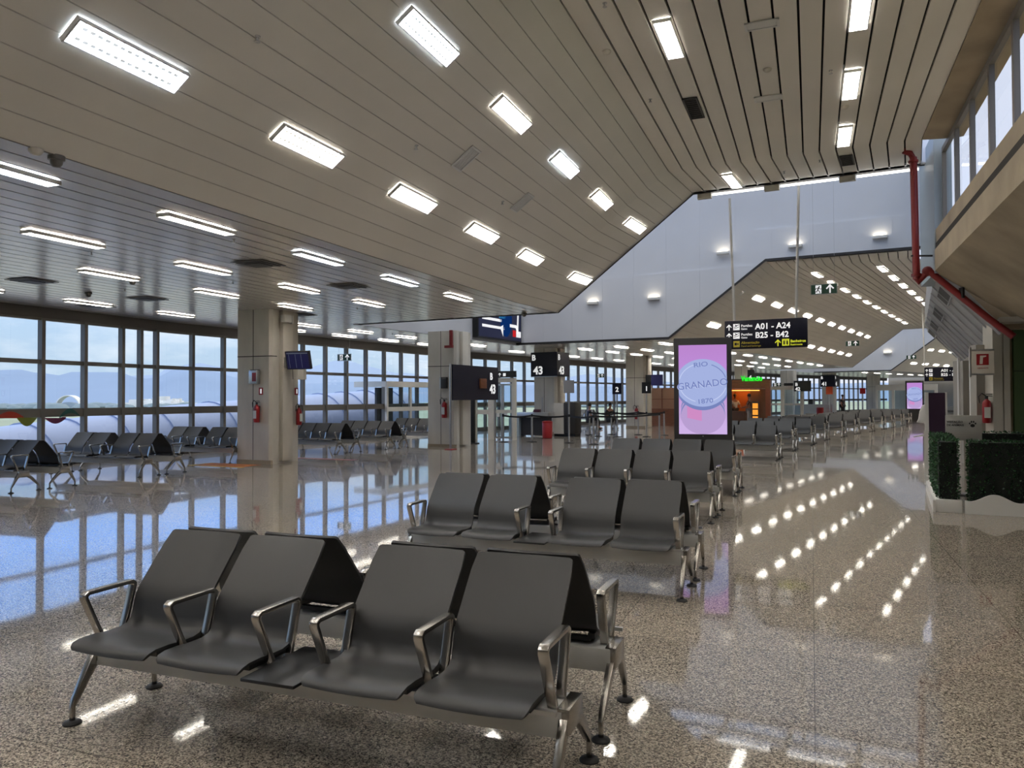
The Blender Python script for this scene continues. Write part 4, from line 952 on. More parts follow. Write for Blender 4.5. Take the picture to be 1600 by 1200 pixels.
# ------------------------------------------------------------------ belt posts
pm_ = {'base': MB().lathe([(.17, 0), (.17, .015), (.06, .03), (.03, .035)], n=18).mesh('base', M['rubber']), 'post': MB().tube([(0, 0, .02), (0, 0, .93)], .032, 12).mesh('post', M['steel']), 'head': MB().lathe([(.035, .9), (.035, .99), (.02, 1.0)], n=12).mesh('head', M['black'])}
posts = []
def stanchion(px, D, label, to=None, sign=None):
    q = at2(px, D); t = thing('belt_post', label, 'belt post', q, 0, 'belt posts at gate 43')
    for k_, m_ in pm_.items(): obj(k_, m_, t)
    if to is not None:
        r = at2(*to) - q; l = r.length; ang = math.atan2(r.y, r.x)
        n = 8; mb = MB(); vs = []
        for i in range(n + 1):
            x = l * i / n; z = .94 - .05 * math.sin(math.pi * i / n); vs += [(x * math.cos(ang), x * math.sin(ang), z - .03), (x * math.cos(ang), x * math.sin(ang), z + .03)]
        fs = [(2 * i, 2 * i + 2, 2 * i + 3, 2 * i + 1) for i in range(n)]
        nv = [Vector(p) + Vector((-math.sin(ang), math.cos(ang), 0)) * .004 for p in vs]
        m2 = len(vs); fs += [(b + m2, a + m2, d_ + m2, c_ + m2)[::-1] for a, b, c_, d_ in fs]
        mb.add(vs + nv, fs).build('belt', M['black'], t, smooth=False)
    if sign:
        MB().tube([(0, 0, .98), (0, 0, sign[0] - .2)], .03, 10).build('mast', M['steel'], t)
        MB().box(-.18, .18, -.03, .03, sign[0] - .22, sign[0] + .22).build('board', M[sign[1]], t, smooth=False)
        if sign[2]: text('lettering', sign[2], .26, M['letter'], t, 0, -.034, sign[0] - .12, .03, 'CENTER')
PS = [(786, 27.3), (831, 27.2), (889, 26.6), (927, 25.6), (921, 32.2), (934, 31.0), (955, 32.6), (964, 30.6), (997, 32.2), (1010, 30.5), (1030, 28.6), (1037.5, 31.8)]
PL = ['belt post in front of the gate doors', 'belt post left of the red bin', 'tall sign post right of the red bin', 'belt post nearest the camera between bin and tall screen', 'belt post behind the nearest post, left one', 'belt post behind the nearest post, right one',
      'belt post left of the tall number sign', 'tall post carrying a dark number sign before the windows', 'belt post before the column extinguisher', 'tall post carrying a white number sign beside the column', 'belt post left of the tall pink screen', 'belt post before the wooden booth']
to = {0: 1, 1: 2, 2: 3, 3: 10, 4: 6, 5: 7, 6: 8, 7: 9, 8: 11, 9: 10}
sg = {2: (1.95, 'steel', ''), 7: (1.92, 'navy', '2'), 9: (1.95, 'black', '1')}
for i, (px, D) in enumerate(PS): stanchion(px, D, PL[i], PS[to[i]] if i in to else None, sg.get(i))
# desk, bin, cabinets at gate 43
q = at2(842, 31.2); t = thing('gate_desk', 'grey gate desk before the gate 43 column', 'desk', q, -R(27))
MB().box(-.85, .55, -.3, .3, .78, .98).build('desk_top', M['steel'], t, bevel=.01); MB().box(-.75, .45, -.1, .25, .05, .78).build('body', M['dark'], t, smooth=False)
MB().box(-1.25, -.78, -.25, .25, 0, .78).build('side_cabinet', M['bluish'], t, smooth=False); MB().box(-.2, .05, -.1, .1, .98, 1.1).build('terminal', pmat('maroon', (80, 30, 50), .5), t, bevel=.01)
MB().tube([(.15, 0, .98), (.15, 0, 1.6)], .025, 8).build('mast', M['steel'], t)
q = at2(855, 29.6); t = thing('waste_bin', 'red waste bin standing before the gate desk', 'bin', q, 0)
MB().lathe([(.15, 0), (.19, .02), (.2, .6), (.17, .64)], n=18).build('body', M['red'], t); MB().lathe([(.2, .6), (.205, .66), (.12, .68)], n=18).build('lid', M['red'], t)
q = at2(882, 31.4); t = thing('cabinet', 'beige and brown cabinet leaning beside the gate 43 column', 'cabinet', q, -R(30))
MB().box(-.35, .1, -.3, .3, .1, 1.35).build('body', M['cream'], t, smooth=False); MB().box(.1, .62, -.3, .3, .1, 1.38).build('screen_back', M['dark'], t, bevel=.04); MB().box(-.35, .6, -.25, .25, 0, .1).build('plinth', M['black'], t, smooth=False)
q = at2(1048, 43); t = thing('wooden_booth', 'light brown wooden booth behind the belt posts left of the tall screen', 'booth', q, -R(34))
MB().box(-1.3, 1.1, -.1, 1.0, 0, 2.1).build('wall', pmat('tan_board', (168, 128, 98), .6), t, smooth=False); MB().box(-.5, -.44, -.13, -.1, 0, 2.1).box(-1.3, 1.1, -.13, -.1, 1.45, 1.48).build('batten', M['wood'], t, smooth=False)
MB().box(-1.2, 1.0, -.8, -.3, .0, .95).build('counter', M['wood'], t, smooth=False)
# cafe kiosk with green lit name
q = at2(1143, 40); t = thing('cafe_kiosk', 'wooden cafe kiosk with orange lit interior under a green lit name', 'kiosk', q, -R(27))
MB().box(-.2, 1.95, -.15, .1, 2.0, 2.45).build('fascia', M['wood'], t, smooth=False); MB().box(-.3, -.05, -.15, 1.9, 0, 2.0).build('left_post', M['wood'], t, smooth=False)
MB().box(1.72, 1.95, -.15, .1, 0, 2.0).build('right_post', pmat('red_brown', (128, 68, 46), .5), t, smooth=False)
MB().box(-.05, 1.3, 1.2, 1.3, 0, 2.0).build('back_wall', pmat('orange_wood', (170, 96, 44), .5), t, smooth=False); MB().box(-.3, 1.95, -.15, 1.9, 2.45, 2.5).build('roof', M['dark'], t, smooth=False)
MB().box(.82, 1.72, .7, .78, 0, 2.0).build('side_panel', pmat('umber_panel', (92, 64, 46), .6), t, smooth=False); MB().box(-.05, .75, -.4, .2, 0, .85).build('counter', pmat('dark_wood', (70, 44, 32), .5), t, bevel=.01); MB().box(-.05, 1.3, .3, 1.1, 1.9, 1.93).build('lamp', emat('amber_lamp', (255, 170, 80), 1.6), t, smooth=False)
gl_ = emat('green_sign', (40, 225, 50), .6); text('lettering', 'Vanuncio', .36, gl_, t, .55, -.3, 2.4, .045, sx=.78, depth=.02)
q = at2(1180, 38.3); t = thing('snack_rack', 'slim orange lit snack rack in front of the cafe', 'rack', q, -R(27))
MB().box(-.16, .16, -.02, .16, 0, 1.35).build('frame', M['dark'], t, smooth=False)
for z in (.35, .68, 1.0): MB().box(-.13, .13, -.03, -.02, z, z + .26).build('shelf_front', emat('amber_front', (250, 160, 60), .55), t, smooth=False)
# gate 42 doors, signs and boards far away
def simple_board(px, D, z0, z1, wd, mat, label, cat, lab=None, name='board_sign', pole=False, grp=None):
    q = at2(px, D); t = thing(name, label, cat, (q.x, q.y, 0), -R(36), grp)
    MB().box(-wd / 2, wd / 2, -.05, .05, z0, z1).build('panel', M[mat], t, smooth=False)
    if pole: MB().tube([(0, .08, 0), (0, .08, z1)], .035, 8).build('pole', M['steel'], t); MB().lathe([(.2, 0), (.2, .03), (.04, .05)], (0, .08, 0), 12).build('base', M['rubber'], t)
    if lab:
        for s_, size, x, z in lab: text('lettering', s_, size, M['letter'], t, x, -.055, z, .03)
    return t
t = simple_board(1254, 56, 1.98, 2.75, 1.2, 'black', 'distant black gate panel with B 42 beyond the tall pink screen', 'sign', [('B', .32, -.5, 2.38), ('42', .36, -.5, 2.03)], 'gate_sign')
MB().tube([(-.62, 0, 0), (-.62, 0, 2.8)], .035, 8).build('pole', M['steel'], t)
simple_board(1174, 50, 2.6, 3.35, .45, 'black', 'black number board above the right end of the green name', 'sign', [('4', .4, -.15, 2.7)], 'board_sign', False)
M['orangeb'] = pmat('orange_board', (222, 88, 40), .5)
simple_board(1296, 55, 1.75, 2.3, .45, 'orangeb', 'orange board on a pole before the gate 41 column', 'sign', None, 'pole_sign', True)
simple_board(1348, 60, 1.8, 2.25, .4, 'red', 'red board on a pole before the far windows', 'sign', None, 'pole_sign', True)
q = at2(1197, 58); t = thing('gate_door', 'distant white framed gate doors right of the cafe', 'door', q, -R(34))
MB().box(-.3, 2.7, -.1, .1, 2.1, 2.35).box(-.3, -.15, -.1, .1, 0, 2.1).box(1.1, 1.35, -.1, .1, 0, 2.1).box(2.5, 2.7, -.1, .1, 0, 2.1).box(-.15, 2.5, -.05, .05, .95, 1.1).build('frame', M['cream'], t, smooth=False)
MB().quad((-.15, 0, 0), (2.5, 0, 0), (2.5, 0, 2.1), (-.15, 0, 2.1)).build('pane', M['glassd'], t); MB().box(1.35, 2.5, -.12, .0, 2.4, 2.6).build('sign', M['black'], t, smooth=False)
q = at2(1268, 60); t = thing('gate_desk', 'distant grey gate desk with a red bin beside it', 'desk', q, -R(36))
MB().box(-1.2, 1.6, -.3, .3, 0, 1.0).build('body', M['steel'], t, smooth=False); MB().box(-.2, .1, -.1, .1, 1.0, 1.4).build('terminal', M['black'], t, smooth=False)
q = at2(1281, 58); t = thing('waste_bin', 'distant red bin at the gate 41 desk', 'bin', q, 0); MB().lathe([(.2, 0), (.25, .02), (.26, .7), (.2, .75)], n=14).build('body', M['red'], t); MB().lathe([(.26, .7), (.26, .76), (.1, .78)], n=14).build('lid', M['red'], t)
# gallery wall notices, door frames far right, glass door far end
q = at2(1392, 66); t = thing('gate_door', 'furthest white framed gate doors left of the small pink screen', 'door', q, -R(42))
MB().box(-1.2, 3.6, -.1, .1, 2.1, 2.6).box(-1.2, -1.05, -.1, .1, 0, 2.1).box(.1, .3, -.1, .1, 0, 2.1).box(1.5, 1.65, -.1, .1, 0, 2.1).box(3.4, 3.6, -.1, .1, 0, 2.1).build('frame', M['cream'], t, smooth=False); MB().quad((-1.05, 0, 0), (3.4, 0, 0), (3.4, 0, 2.1), (-1.05, 0, 2.1)).build('pane', M['glassd'], t)
# ------------------------------------------------------------------ hedge enclosure
def hedgemat():
    m, nt, out = new_mat('artificial_leaves'); L = nt.links; b = N(nt, 'BsdfPrincipled'); L.new(b.outputs[0], out.inputs[0])
    tc = N(nt, 'TexCoord'); no = N(nt, 'TexNoise'); no.inputs['Scale'].default_value = 28; L.new(tc.outputs['Object'], no.inputs['Vector'])
    r = N(nt, 'ValToRGB'); L.new(no.outputs['Fac'], r.inputs[0]); r.color_ramp.elements[0].color = s2l((12, 32, 16)); r.color_ramp.elements[1].color = s2l((44, 112, 50)); r.color_ramp.elements[0].position = .35; r.color_ramp.elements[1].position = .8
    L.new(r.outputs[0], b.inputs['Base Color']); b.inputs['Roughness'].default_value = .5; return m
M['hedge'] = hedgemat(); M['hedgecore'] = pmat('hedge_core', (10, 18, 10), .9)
def foliage(t, x0, x1, y0, y1, z0, z1, dens=900):
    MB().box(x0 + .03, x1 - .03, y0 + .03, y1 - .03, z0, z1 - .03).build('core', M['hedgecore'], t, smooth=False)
    mb = MB(); faces = [((x0, y0, z0), (x1 - x0, 0, 0), (0, 0, z1 - z0), (0, -1, 0)), ((x0, y1, z0), (x1 - x0, 0, 0), (0, 0, z1 - z0), (0, 1, 0)), ((x0, y0, z0), (0, y1 - y0, 0), (0, 0, z1 - z0), (-1, 0, 0)), ((x1, y0, z0), (0, y1 - y0, 0), (0, 0, z1 - z0), (1, 0, 0)), ((x0, y0, z1), (x1 - x0, 0, 0), (0, y1 - y0, 0), (0, 0, 1))]
    for o_, e1, e2, n_ in faces:
        o_, e1, e2, n_ = map(Vector, (o_, e1, e2, n_)); A_ = e1.length * e2.length
        for _ in range(int(A_ * dens)):
            p = o_ + e1 * random.random() + e2 * random.random() - n_ * .02 + n_ * random.uniform(-.01, .012)
            d_ = (n_ * .9 + Vector((random.uniform(-1, 1), random.uniform(-1, 1), random.uniform(-.6, 1)))).normalized(); s_ = d_.cross(Vector((random.uniform(-1, 1), random.uniform(-1, 1), random.uniform(-1, 1)))).normalized()
            l_ = random.uniform(.022, .04); w_ = l_ * .38
            mb.add([p, p + d_ * l_ * .5 + s_ * w_, p + d_ * l_, p + d_ * l_ * .5 - s_ * w_], [(0, 1, 2, 3)])
    mb.build('foliage', M['hedge'], t, smooth=False, fix=False)
hA = R(26.5)
q = at(1462, 800); t = thing('hedge_planter', 'low artificial hedge in a white planter, long one at the left', 'planter', q, -hA)
MB().box(0, .315, .02, 2.7, 0, .17).build('planter_box', M['whitepaint'], t, bevel=.006); MB().box(-.03, 0, .0, 2.7, 0, .16).box(-.05, -.02, 2.66, 2.7, .1, .98).build('edge_board', M['whitepaint'], t, smooth=False)
foliage(t, 0.02, .29, .06, 2.62, .17, .97)
q = at(1508, 803); t = thing('hedge_planter', 'artificial hedge panel with a wavy white base at the right edge', 'planter', q, -hA)
wv = [(0, 0), (1.3, 0)] + [(1.3 - i * .025, .215 + .05 * math.cos((1.3 - i * .025 - .34) / .57 * 2 * math.pi) + .004) for i in range(53)]
MB().prism(wv, 0, .03, 'y').build('wavy_base', M['whitepaint'], t, smooth=False); foliage(t, .04, 1.3, .06, .3, .1, .975)
q = at2(1512, 12.7); t = thing('hedge_planter', 'artificial hedge at the back of the pet area', 'planter', q, -hA); MB().box(0, 1.8, 0, .3, 0, .17).build('planter_box', M['whitepaint'], t, smooth=False); foliage(t, 0, 1.8, .02, .28, .17, .98, 500)
q = at2(1476.5, 12.35); t = thing('info_board', 'grey notice board with a black paw print inside the hedges', 'sign', q, -R(28))
MB().box(0, .5, -.02, .02, .86, 1.26).build('panel', pmat('notice_grey', (158, 156, 150), .5), t, bevel=.006); MB().box(.3, .38, -.015, .015, 0, .87).build('post', M['steel'], t, smooth=False); MB().box(.18, .5, -.15, .15, 0, .02).build('base', M['steel'], t, smooth=False)
text('lettering', 'VISITAÇÃO', .044, M['black'], t, .02, -.022, 1.14, .015); text('lettering', 'DE ANIMAIS', .044, M['black'], t, .02, -.022, 1.09, .015); flat('paw_print', PAW, M['black'], t, .31, 1.06, .13, -.02)
for z in (.97, .93): flat('text_line', [[(0, 0), (.34, 0), (.34, .008), (0, .008)]], M['plaster'], t, .04, z, 1, -.021)
M['purple'] = pmat('dark_purple', (40, 14, 44), .5)
q = at2(1464, 14.2); t = thing('purple_stand', 'tall dark purple board stand with white sculpted side behind the hedge', 'stand', q, -R(26))
MB().box(-.14, .13, -.06, .06, .1, 1.63).build('panel', M['purple'], t, smooth=False); MB().box(.13, .16, -.07, .07, 0, 1.64).box(-.2, -.14, -.06, .06, 0, 1.64).box(-.2, .16, -.2, .2, 0, .1).build('frame', M['whitepaint'], t, smooth=False)
MB().prism([(-.14, 1.06), (-.34, 1.08), (-.31, 1.14), (-.29, 1.28), (-.24, 1.4), (-.14, 1.43)], -.05, .05, 'y').build('side_shell', M['whitepaint'], t, bevel=.01); MB().prism([(-.14, .84), (-.4, .80), (-.38, .82), (-.14, .88)], -.05, .05, 'y').build('ledge', M['whitepaint'], t, smooth=False)
# ------------------------------------------------------------------ right hand end wall, pipes
D0 = 14.6
def blk(x0p, x1p, zA, zB, D, th, mat, name):
    a, b = at2(x0p, D), at2(x1p, D); d_ = b - a; mb = MB().box(0, d_.length, 0, th, zA, zB)
    o = struct(name, mb, mat, smooth=False); o.location = (a.x, a.y, 0); o.rotation_euler = (0, 0, math.atan2(d_.y, d_.x)); return o
blk(1526, 1555, 0, zat(540, D0), D0 + .25, .2, M['plaster'], 'wall_right_niche')
blk(1552, 1567, 0, zat(508, D0), D0, .3, M['cream'], 'wall_right_pilaster'); blk(1569, 1579, 0, zat(508, D0), D0 + .02, .3, M['cream'], 'wall_right_pilaster')
blk(1579, 1585, 0, 2.9, D0 + .1, .3, M['conc2'], 'wall_right_edge'); blk(1585, 1900, 0, 2.95, D0 + .05, .2, M['wallgreen'], 'wall_right_green')
g_ = blk(1585, 1900, zat(583, D0), zat(582, D0), D0 + .045, .01, M['groove'], 'trim_60')
for x0, x1 in ((1517, 1521), (1523, 1526)): blk(x0, x1, 0, zat(548, D0 + .6), D0 + .6, .05, M['whitepaint'], 'trim_61')
blk(1505, 1518, 0, zat(566, 18), 18, .4, M['plaster'], 'wall_right_pier'); blk(1498, 1501, 0, zat(562, 17.5), 17.5, .05, M['whitepaint'], 'trim_62')
p = atD(1541, 661, D0 + .16); extinguisher(p, -R(24), 'red fire extinguisher on the grey niche wall at the right', 1.02)
p = atD(1518, 584, D0); t = thing('hydrant_sign', 'white projecting box sign with red hydrant symbol at the right', 'sign', p, -R(26))
W_ = .37; MB().box(0, W_, -.03, .03, 0, .43).build('box', M['cream'], t, bevel=.006); MB().box(0, W_, -.035, .035, -.03, 0).box(0, W_, -.035, .035, .43, .46).box(-.03, 0, -.03, .03, -.06, .5).build('frame', M['steel'], t, smooth=False)
MB().box(.08, .28, -.034, -.03, .16, .37).build('symbol', M['red'], t, smooth=False); flat('symbol_mark', [[(.13, .18), (.18, .18), (.19, .34), (.14, .34)], [(.18, .3), (.24, .32), (.24, .34), (.18, .34)]], M['cream'], t, 0, 0, 1, -.034)
text('lettering', 'HIDRANTE', .036, M['red'], t, W_ / 2, -.032, .09, .012, 'CENTER')
# red pipes
pa = at(1429, 246, ZU - .12); Dp = pa.y
def pp(px, py, D): return tuple(atD(px, py, D))
t = thing('fire_pipe', 'red sprinkler pipe dropping from the high ceiling at the right', 'pipe', (pa.x, pa.y, 0), 0)
rel = lambda p: (p[0] - pa.x, p[1] - pa.y, p[2])
top = Vector(pp(1427, 246, Dp)); low = Vector(pp(1434, 436, Dp)); low.x = top.x + .03; low.y = top.y
MB().tube([rel(top), rel(low)], .066, 14).build('riser', M['redpipe'], t)
MB().tube([rel(top + Vector((0, 0, -.02))), rel(top + Vector((-.06, 0, .08))), rel(pp(1412, 236, Dp))], .055, 10).lathe([(.09, 0), (.09, .04)], rel(top - Vector((0, 0, .1))), 14).build('elbow', M['redpipe'], t)
MB().tube([rel(low + Vector((0, 0, .02))), rel(low + Vector((.02, 0, -.06))), rel(pp(1446, 428, Dp - .05)), rel(pp(1456, 420, Dp - .1))], .06, 10).lathe([(.092, 0), (.092, .05)], rel(low + Vector((0, 0, .05))), 14).sphere(rel(pp(1449, 424, Dp - .06)), .1, 12).build('valve', M['redpipe'], t)
MB().tube([rel(pp(1452, 424, Dp - .1)), rel(pp(1500, 462, Dp - .35)), rel(pp(1545, 498, Dp - .65)), rel(pp(1584, 526, Dp - .9))], .062, 12).build('branch', M['redpipe'], t)
MB().box(-.02, .02, -.06, .06, 0, .2).xf(Matrix.Translation(rel(pp(1503, 466, Dp - .4)))).build('clamp', M['dark'], t, smooth=False)
MB().box(-.1, .3, -.02, .02, 0, .03).xf(Matrix.Translation(rel(pp(1432, 401, Dp)))).build('bracket', M['dark'], t, smooth=False)
# small red pipe at second column
p = at(706, 512, 3.6); t = thing('fire_pipe', 'short red pipe at the top of the second column', 'pipe', (c2.x - .05, c2.y - .12, 0), -ST.az); MB().tube([(-.1, 0, 3.2), (-.1, 0, ZL)], .06, 10).build('riser', M['redpipe'], t); MB().box(-.32, -.04, -.05, .05, 3.16, 3.24).build('branch', M['redpipe'], t, smooth=False)
# vents in the pale soffit
for i, (px, py) in enumerate([(1467, 464), (1460, 490), (1456, 507), (1453, 520)]):
    nrm = (ST.b * (3.94 - 2.72) + Vector((0, 0, 1.06))).normalized(); p0 = P(ST, 2.14, 0, 3.94); p = P(ST, 2.36, (2.6, 6.6, 10.2, 13.2)[i], 3.94 - .22 * 1.22 / 1.06)
    t = thing('soffit_vent', f'dark rectangular vent in the pale sloping soffit, {ORD[i]} from the camera', 'vent', p, rzA(ST), 'vents in the pale soffit'); t.rotation_euler = (math.atan2(1.22, 1.06), 0, rzA(ST))
    lh = .9
    MB().box(-lh, lh, -.14, .14, -.035, .01).build('grille', M['dark'], t, smooth=False); MB().box(-lh - .03, lh + .03, -.17, -.14, -.04, .01).box(-lh - .03, lh + .03, .14, .17, -.04, .01).box(-lh - .03, -lh, -.14, .14, -.04, .01).box(lh, lh + .03, -.14, .14, -.04, .01).build('rim', M['soffit'], t, smooth=False)
# ------------------------------------------------------------------ floor markings
q = at(393, 727); t = thing('floor_marking', 'orange bordered mat marking at the foot of the front column', 'floor marking', (q.x - .5, q.y - .15, .001), -cA); MB().box(-.9, .55, -.15, .5, 0, .003).build('field', M['orange'], t, smooth=False); MB().box(-1.0, .65, -.25, -.15, 0, .003).box(-1.0, -.9, -.15, .5, 0, .003).build('border', pmat('yellow_border', (196, 160, 80), .4), t, smooth=False)
q = at(500, 717); o = MB().box(-1.0, 1.1, -.12, .12, 0, .003).build('floor_marking', pmat('faded_red', (176, 110, 105), .4), smooth=False); o.location = (q.x, q.y, .001); o.rotation_euler = (0, 0, -cA); tag(o, 'faded red stripe on the floor right of the front column', 'floor marking')
# ------------------------------------------------------------------ coloured ribbons stuck to the glass
def wave(px0, px1, up, dn, mats, label):
    t = thing('ribbon_sticker', label, 'sticker', (0, 0, 0), 0, 'wave stickers on the glass')
    for (a, b, ytop, ybot), mt in zip(mats[0], mats[1]):
        mb = MB(); n = 12; vs = []
        wp = P(SA, UW + .12, 0, 0)
        for i in range(n + 1):
            x = lerp(a, b, i / n); vs += [onplane(x, ytop(x), wp, SA.b), onplane(x, ybot(x), wp, SA.b)]
        back = [v_ - SA.b * .004 for v_ in vs]; m2 = len(vs); fs = [(2 * i, 2 * i + 2, 2 * i + 3, 2 * i + 1) for i in range(n)]
        mb.add(vs + back, fs + [tuple(j + m2 for j in f[::-1]) for f in fs] + [(0, 1, 1 + m2, m2), (2 * n, 2 * n + m2, 2 * n + 1 + m2, 2 * n + 1)]).build('band', mt, t, smooth=False)
cs = lambda x, a, b: .5 - .5 * math.cos(math.pi * max(0, min(1, (x - a) / (b - a))))
wave(0, 60, 0, 0, ([(-6, 37, lambda x: 652 - 9 * math.sin(math.pi * (x + 6) / 44), lambda x: 653.5), (26, 58, lambda x: 652.5, lambda x: 653 + 13 * math.sin(math.pi * min(1, (x - 26) / 32)))], [pmat('sticker_red', (170, 52, 36), .5), pmat('sticker_olive', (116, 126, 40), .5)]), 'red and olive wave sticker on the leftmost glass')
wave(70, 125, 0, 0, ([(69, 103, lambda x: 653 - 1.5 * (x > 95), lambda x: 653 + 9 * math.sin(math.pi * (x - 69) / 35)), (93, 124, lambda x: 652 - 13.5 * math.sin(math.pi * (x - 92) / 35), lambda x: 653.5 - 8 * math.sin(math.pi * (x - 93) / 36))], [pmat('sticker_purple', (104, 34, 76), .5), pmat('sticker_teal', (24, 82, 76), .5)]), 'purple and teal wave sticker on the second glass pane')
# ------------------------------------------------------------------ outside
gr = MB().quad((-1500, -400, -4.5), (1600, -400, -4.5), (1600, 2600, -4.5), (-1500, 2600, -4.5)); struct('ground', gr, pmat('airfield_grass', (140, 150, 128), .9, noise=(.02, .15, 3)), smooth=False)
ap = MB(); M['apron'] = pmat('apron', (176, 175, 172), .8)
ringo = [P(SA, UW - 45, -9)] + [P(s, UW - 45, V1(s, UW - 45)) for s in SEG]; ringi = [P(SA, UW, -9)] + [P(s, UW, V1(s, UW)) for s in SEG]
for i in range(len(ringo) - 1): ap.quad(*(p + Vector((0, 0, -4.45)) for p in (ringi[i], ringi[i + 1], ringo[i + 1], ringo[i])))
struct('ground_apron', ap, M['apron'], smooth=False)
M['tube'] = pmat('pale_bridge_shell', (132, 148, 184), .45); M['tubed'] = pmat('bridge_skirt', (34, 44, 84), .4)
t = thing('boarding_bridge', 'long pale rounded boarding bridge outside the left windows', 'boarding bridge')
path = [P(SA, UW - 4.4, 0, -1.6), P(SA, UW - 4.4, 8, -1.2), P(SA, UW - 4.4, 12, -.95), P(SA, UW - 4.4, 15, -.73), P(SA, UW - 4.4, 17.6, -.53), P(ST, UW - 4.4, 2.5, -.2), P(ST, UW - 4.4, 9.3, .18), P(ST, UW - 4.4, 15.4, .5)]
MB().tube(path, 1.55, 32).build('shell', M['tube'], t, ang=60)
for i, (a, b) in enumerate(zip(path, path[1:])):
    n = 2 if i < 6 else 4
    for j in range(n):
        p = a.lerp(b, (j + .5) / n); d_ = (b - a).normalized()
        MB().tube([p - d_ * .05, p + d_ * .05], 1.6, 32).build('joint_ring', M['tube'], t)
sk = MB()
for a, b, f0, f1 in ((path[5], path[6], .5, .82), (path[6], path[7], .82, .72)):
    s1 = ST.b * 1.3; q = [a + s1 + Vector((0, 0, f0)), b + s1 + Vector((0, 0, f1)), b + s1 - Vector((0, 0, 1.7)), a + s1 - Vector((0, 0, 1.7))]
    sk.add(q + [p_ - ST.b * .5 for p_ in q], [(0, 1, 2, 3), (7, 6, 5, 4), (0, 4, 5, 1), (3, 2, 6, 7), (0, 3, 7, 4), (1, 5, 6, 2)])
sk.build('skirt', M['tubed'], t, smooth=False)
def ridge(name, pts, D, mat, label):
    """a mountain range: skyline heights read at pixel columns, with slopes falling to both sides"""
    xs = [p[0] for p in pts]; n = 90; vs = []; fs = []; rnd = random.Random(len(pts))
    for i in range(n + 1):
        x = lerp(xs[0], xs[-1], i / n); j = max(k_ for k_ in range(len(xs)) if xs[k_] <= x) if x < xs[-1] else len(xs) - 2
        j = min(j, len(xs) - 2); f_ = (x - xs[j]) / (xs[j + 1] - xs[j]); f_ = .5 - .5 * math.cos(math.pi * f_); y = lerp(pts[j][1], pts[j + 1][1], f_)
        top_ = atD(x, y + rnd.uniform(-1, 1) * .6, D)
        hgt = top_.z + 4.5
        for k_, (f2, hh) in enumerate(((.72, 0), (.82, .25), (.9, .6), (1, 1), (1.12, .55), (1.3, 0))):
            vs.append((top_.x * f2, top_.y * f2, -4.6 + hgt * hh * (1 + rnd.uniform(-.06, .06) * (hh not in (0, 1)))))
    for i in range(n):
        for k_ in range(5): a = i * 6 + k_; fs.append((a, a + 6, a + 7, a + 1))
    o = MB().add(vs, fs).build(name, mat, ang=80); tag(o, label, 'mountain'); return o
M['hill'] = pmat('haze_tinted_mountain', (120, 140, 168), .95, noise=(.004, .06, 4)); M['hill2'] = pmat('haze_tinted_far_mountain', (134, 152, 178), .95, noise=(.003, .05, 4))  # blue haze of the distance is put into the base colours, paler further off
ridge('mountain', [(-260, 600), (-120, 588), (0, 578), (30, 577), (60, 583), (95, 586), (118, 580), (150, 582), (185, 581), (215, 590), (240, 592), (265, 578), (290, 574), (330, 580), (370, 590), (470, 600), (560, 596), (640, 606), (760, 600), (900, 604), (1100, 606), (1500, 602)], 1500, M['hill'], 'nearer haze-blue mountain range beyond the airfield')
ridge('mountain', [(-200, 592), (150, 590), (240, 586), (262, 575), (312, 567), (345, 574), (400, 585), (470, 580), (500, 570), (522, 562), (545, 563), (580, 574), (620, 583), (700, 590), (850, 596), (925, 584), (960, 590), (1100, 600), (1400, 598)], 2100, M['hill2'], 'farther haze-pale mountain range with a rounded peak')
cb = MB(); rnd = random.Random(3)
for i in range(420):
    px = rnd.uniform(-60, 1000) if i % 3 else rnd.uniform(190, 310); D = rnd.uniform(600, 900); lift = 0
    if 190 < px < 310: lift = 14 * math.sin(math.pi * (px - 190) / 120) * rnd.random()
    q = atD(px, 637, D); z0 = -4.5; z1 = zat(636 - lift - rnd.uniform(0, 4), D, px); w_ = rnd.uniform(1.5, 5)
    cb.box(q.x - w_, q.x + w_, q.y - w_, q.y + w_, max(z0, z1 - 14), z1)
o = cb.build('city_buildings', pmat('city_white', (226, 226, 228), .9, noise=(.03, .35, 2)), smooth=False); tag(o, 'pale city buildings scattered below the mountains', 'buildings', None, 'stuff')
fb = MB()
for i in range(160):
    px = rnd.uniform(-80, 1000); D = rnd.uniform(480, 620); q = atD(px, 640, D); fb.sphere((q.x, q.y, -3.8), rnd.uniform(2, 4.5), 8, 2.2, 1, .8)
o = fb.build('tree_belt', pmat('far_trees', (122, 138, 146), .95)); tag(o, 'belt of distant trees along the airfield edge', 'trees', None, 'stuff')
# arched hangar roof
q = atD(109, 640, 520); t = thing('arched_hall', 'white arched hall roof in the far city', 'building', (q.x, q.y, -4.5), 0)
arc_ = [(-8.3 * math.cos(math.pi * i / 16), 8.8 * math.sin(math.pi * i / 16)) for i in range(17)]; MB().ribbon(arc_, .5, -3, 3, 'y').build('arch', M['whitepaint'], t); MB().prism([(-7, 0)] + [(x * .86, z * .5) for x, z in arc_] + [(7, 0)], -2, 2, 'y').build('hall', M['bluish'], t, smooth=False)
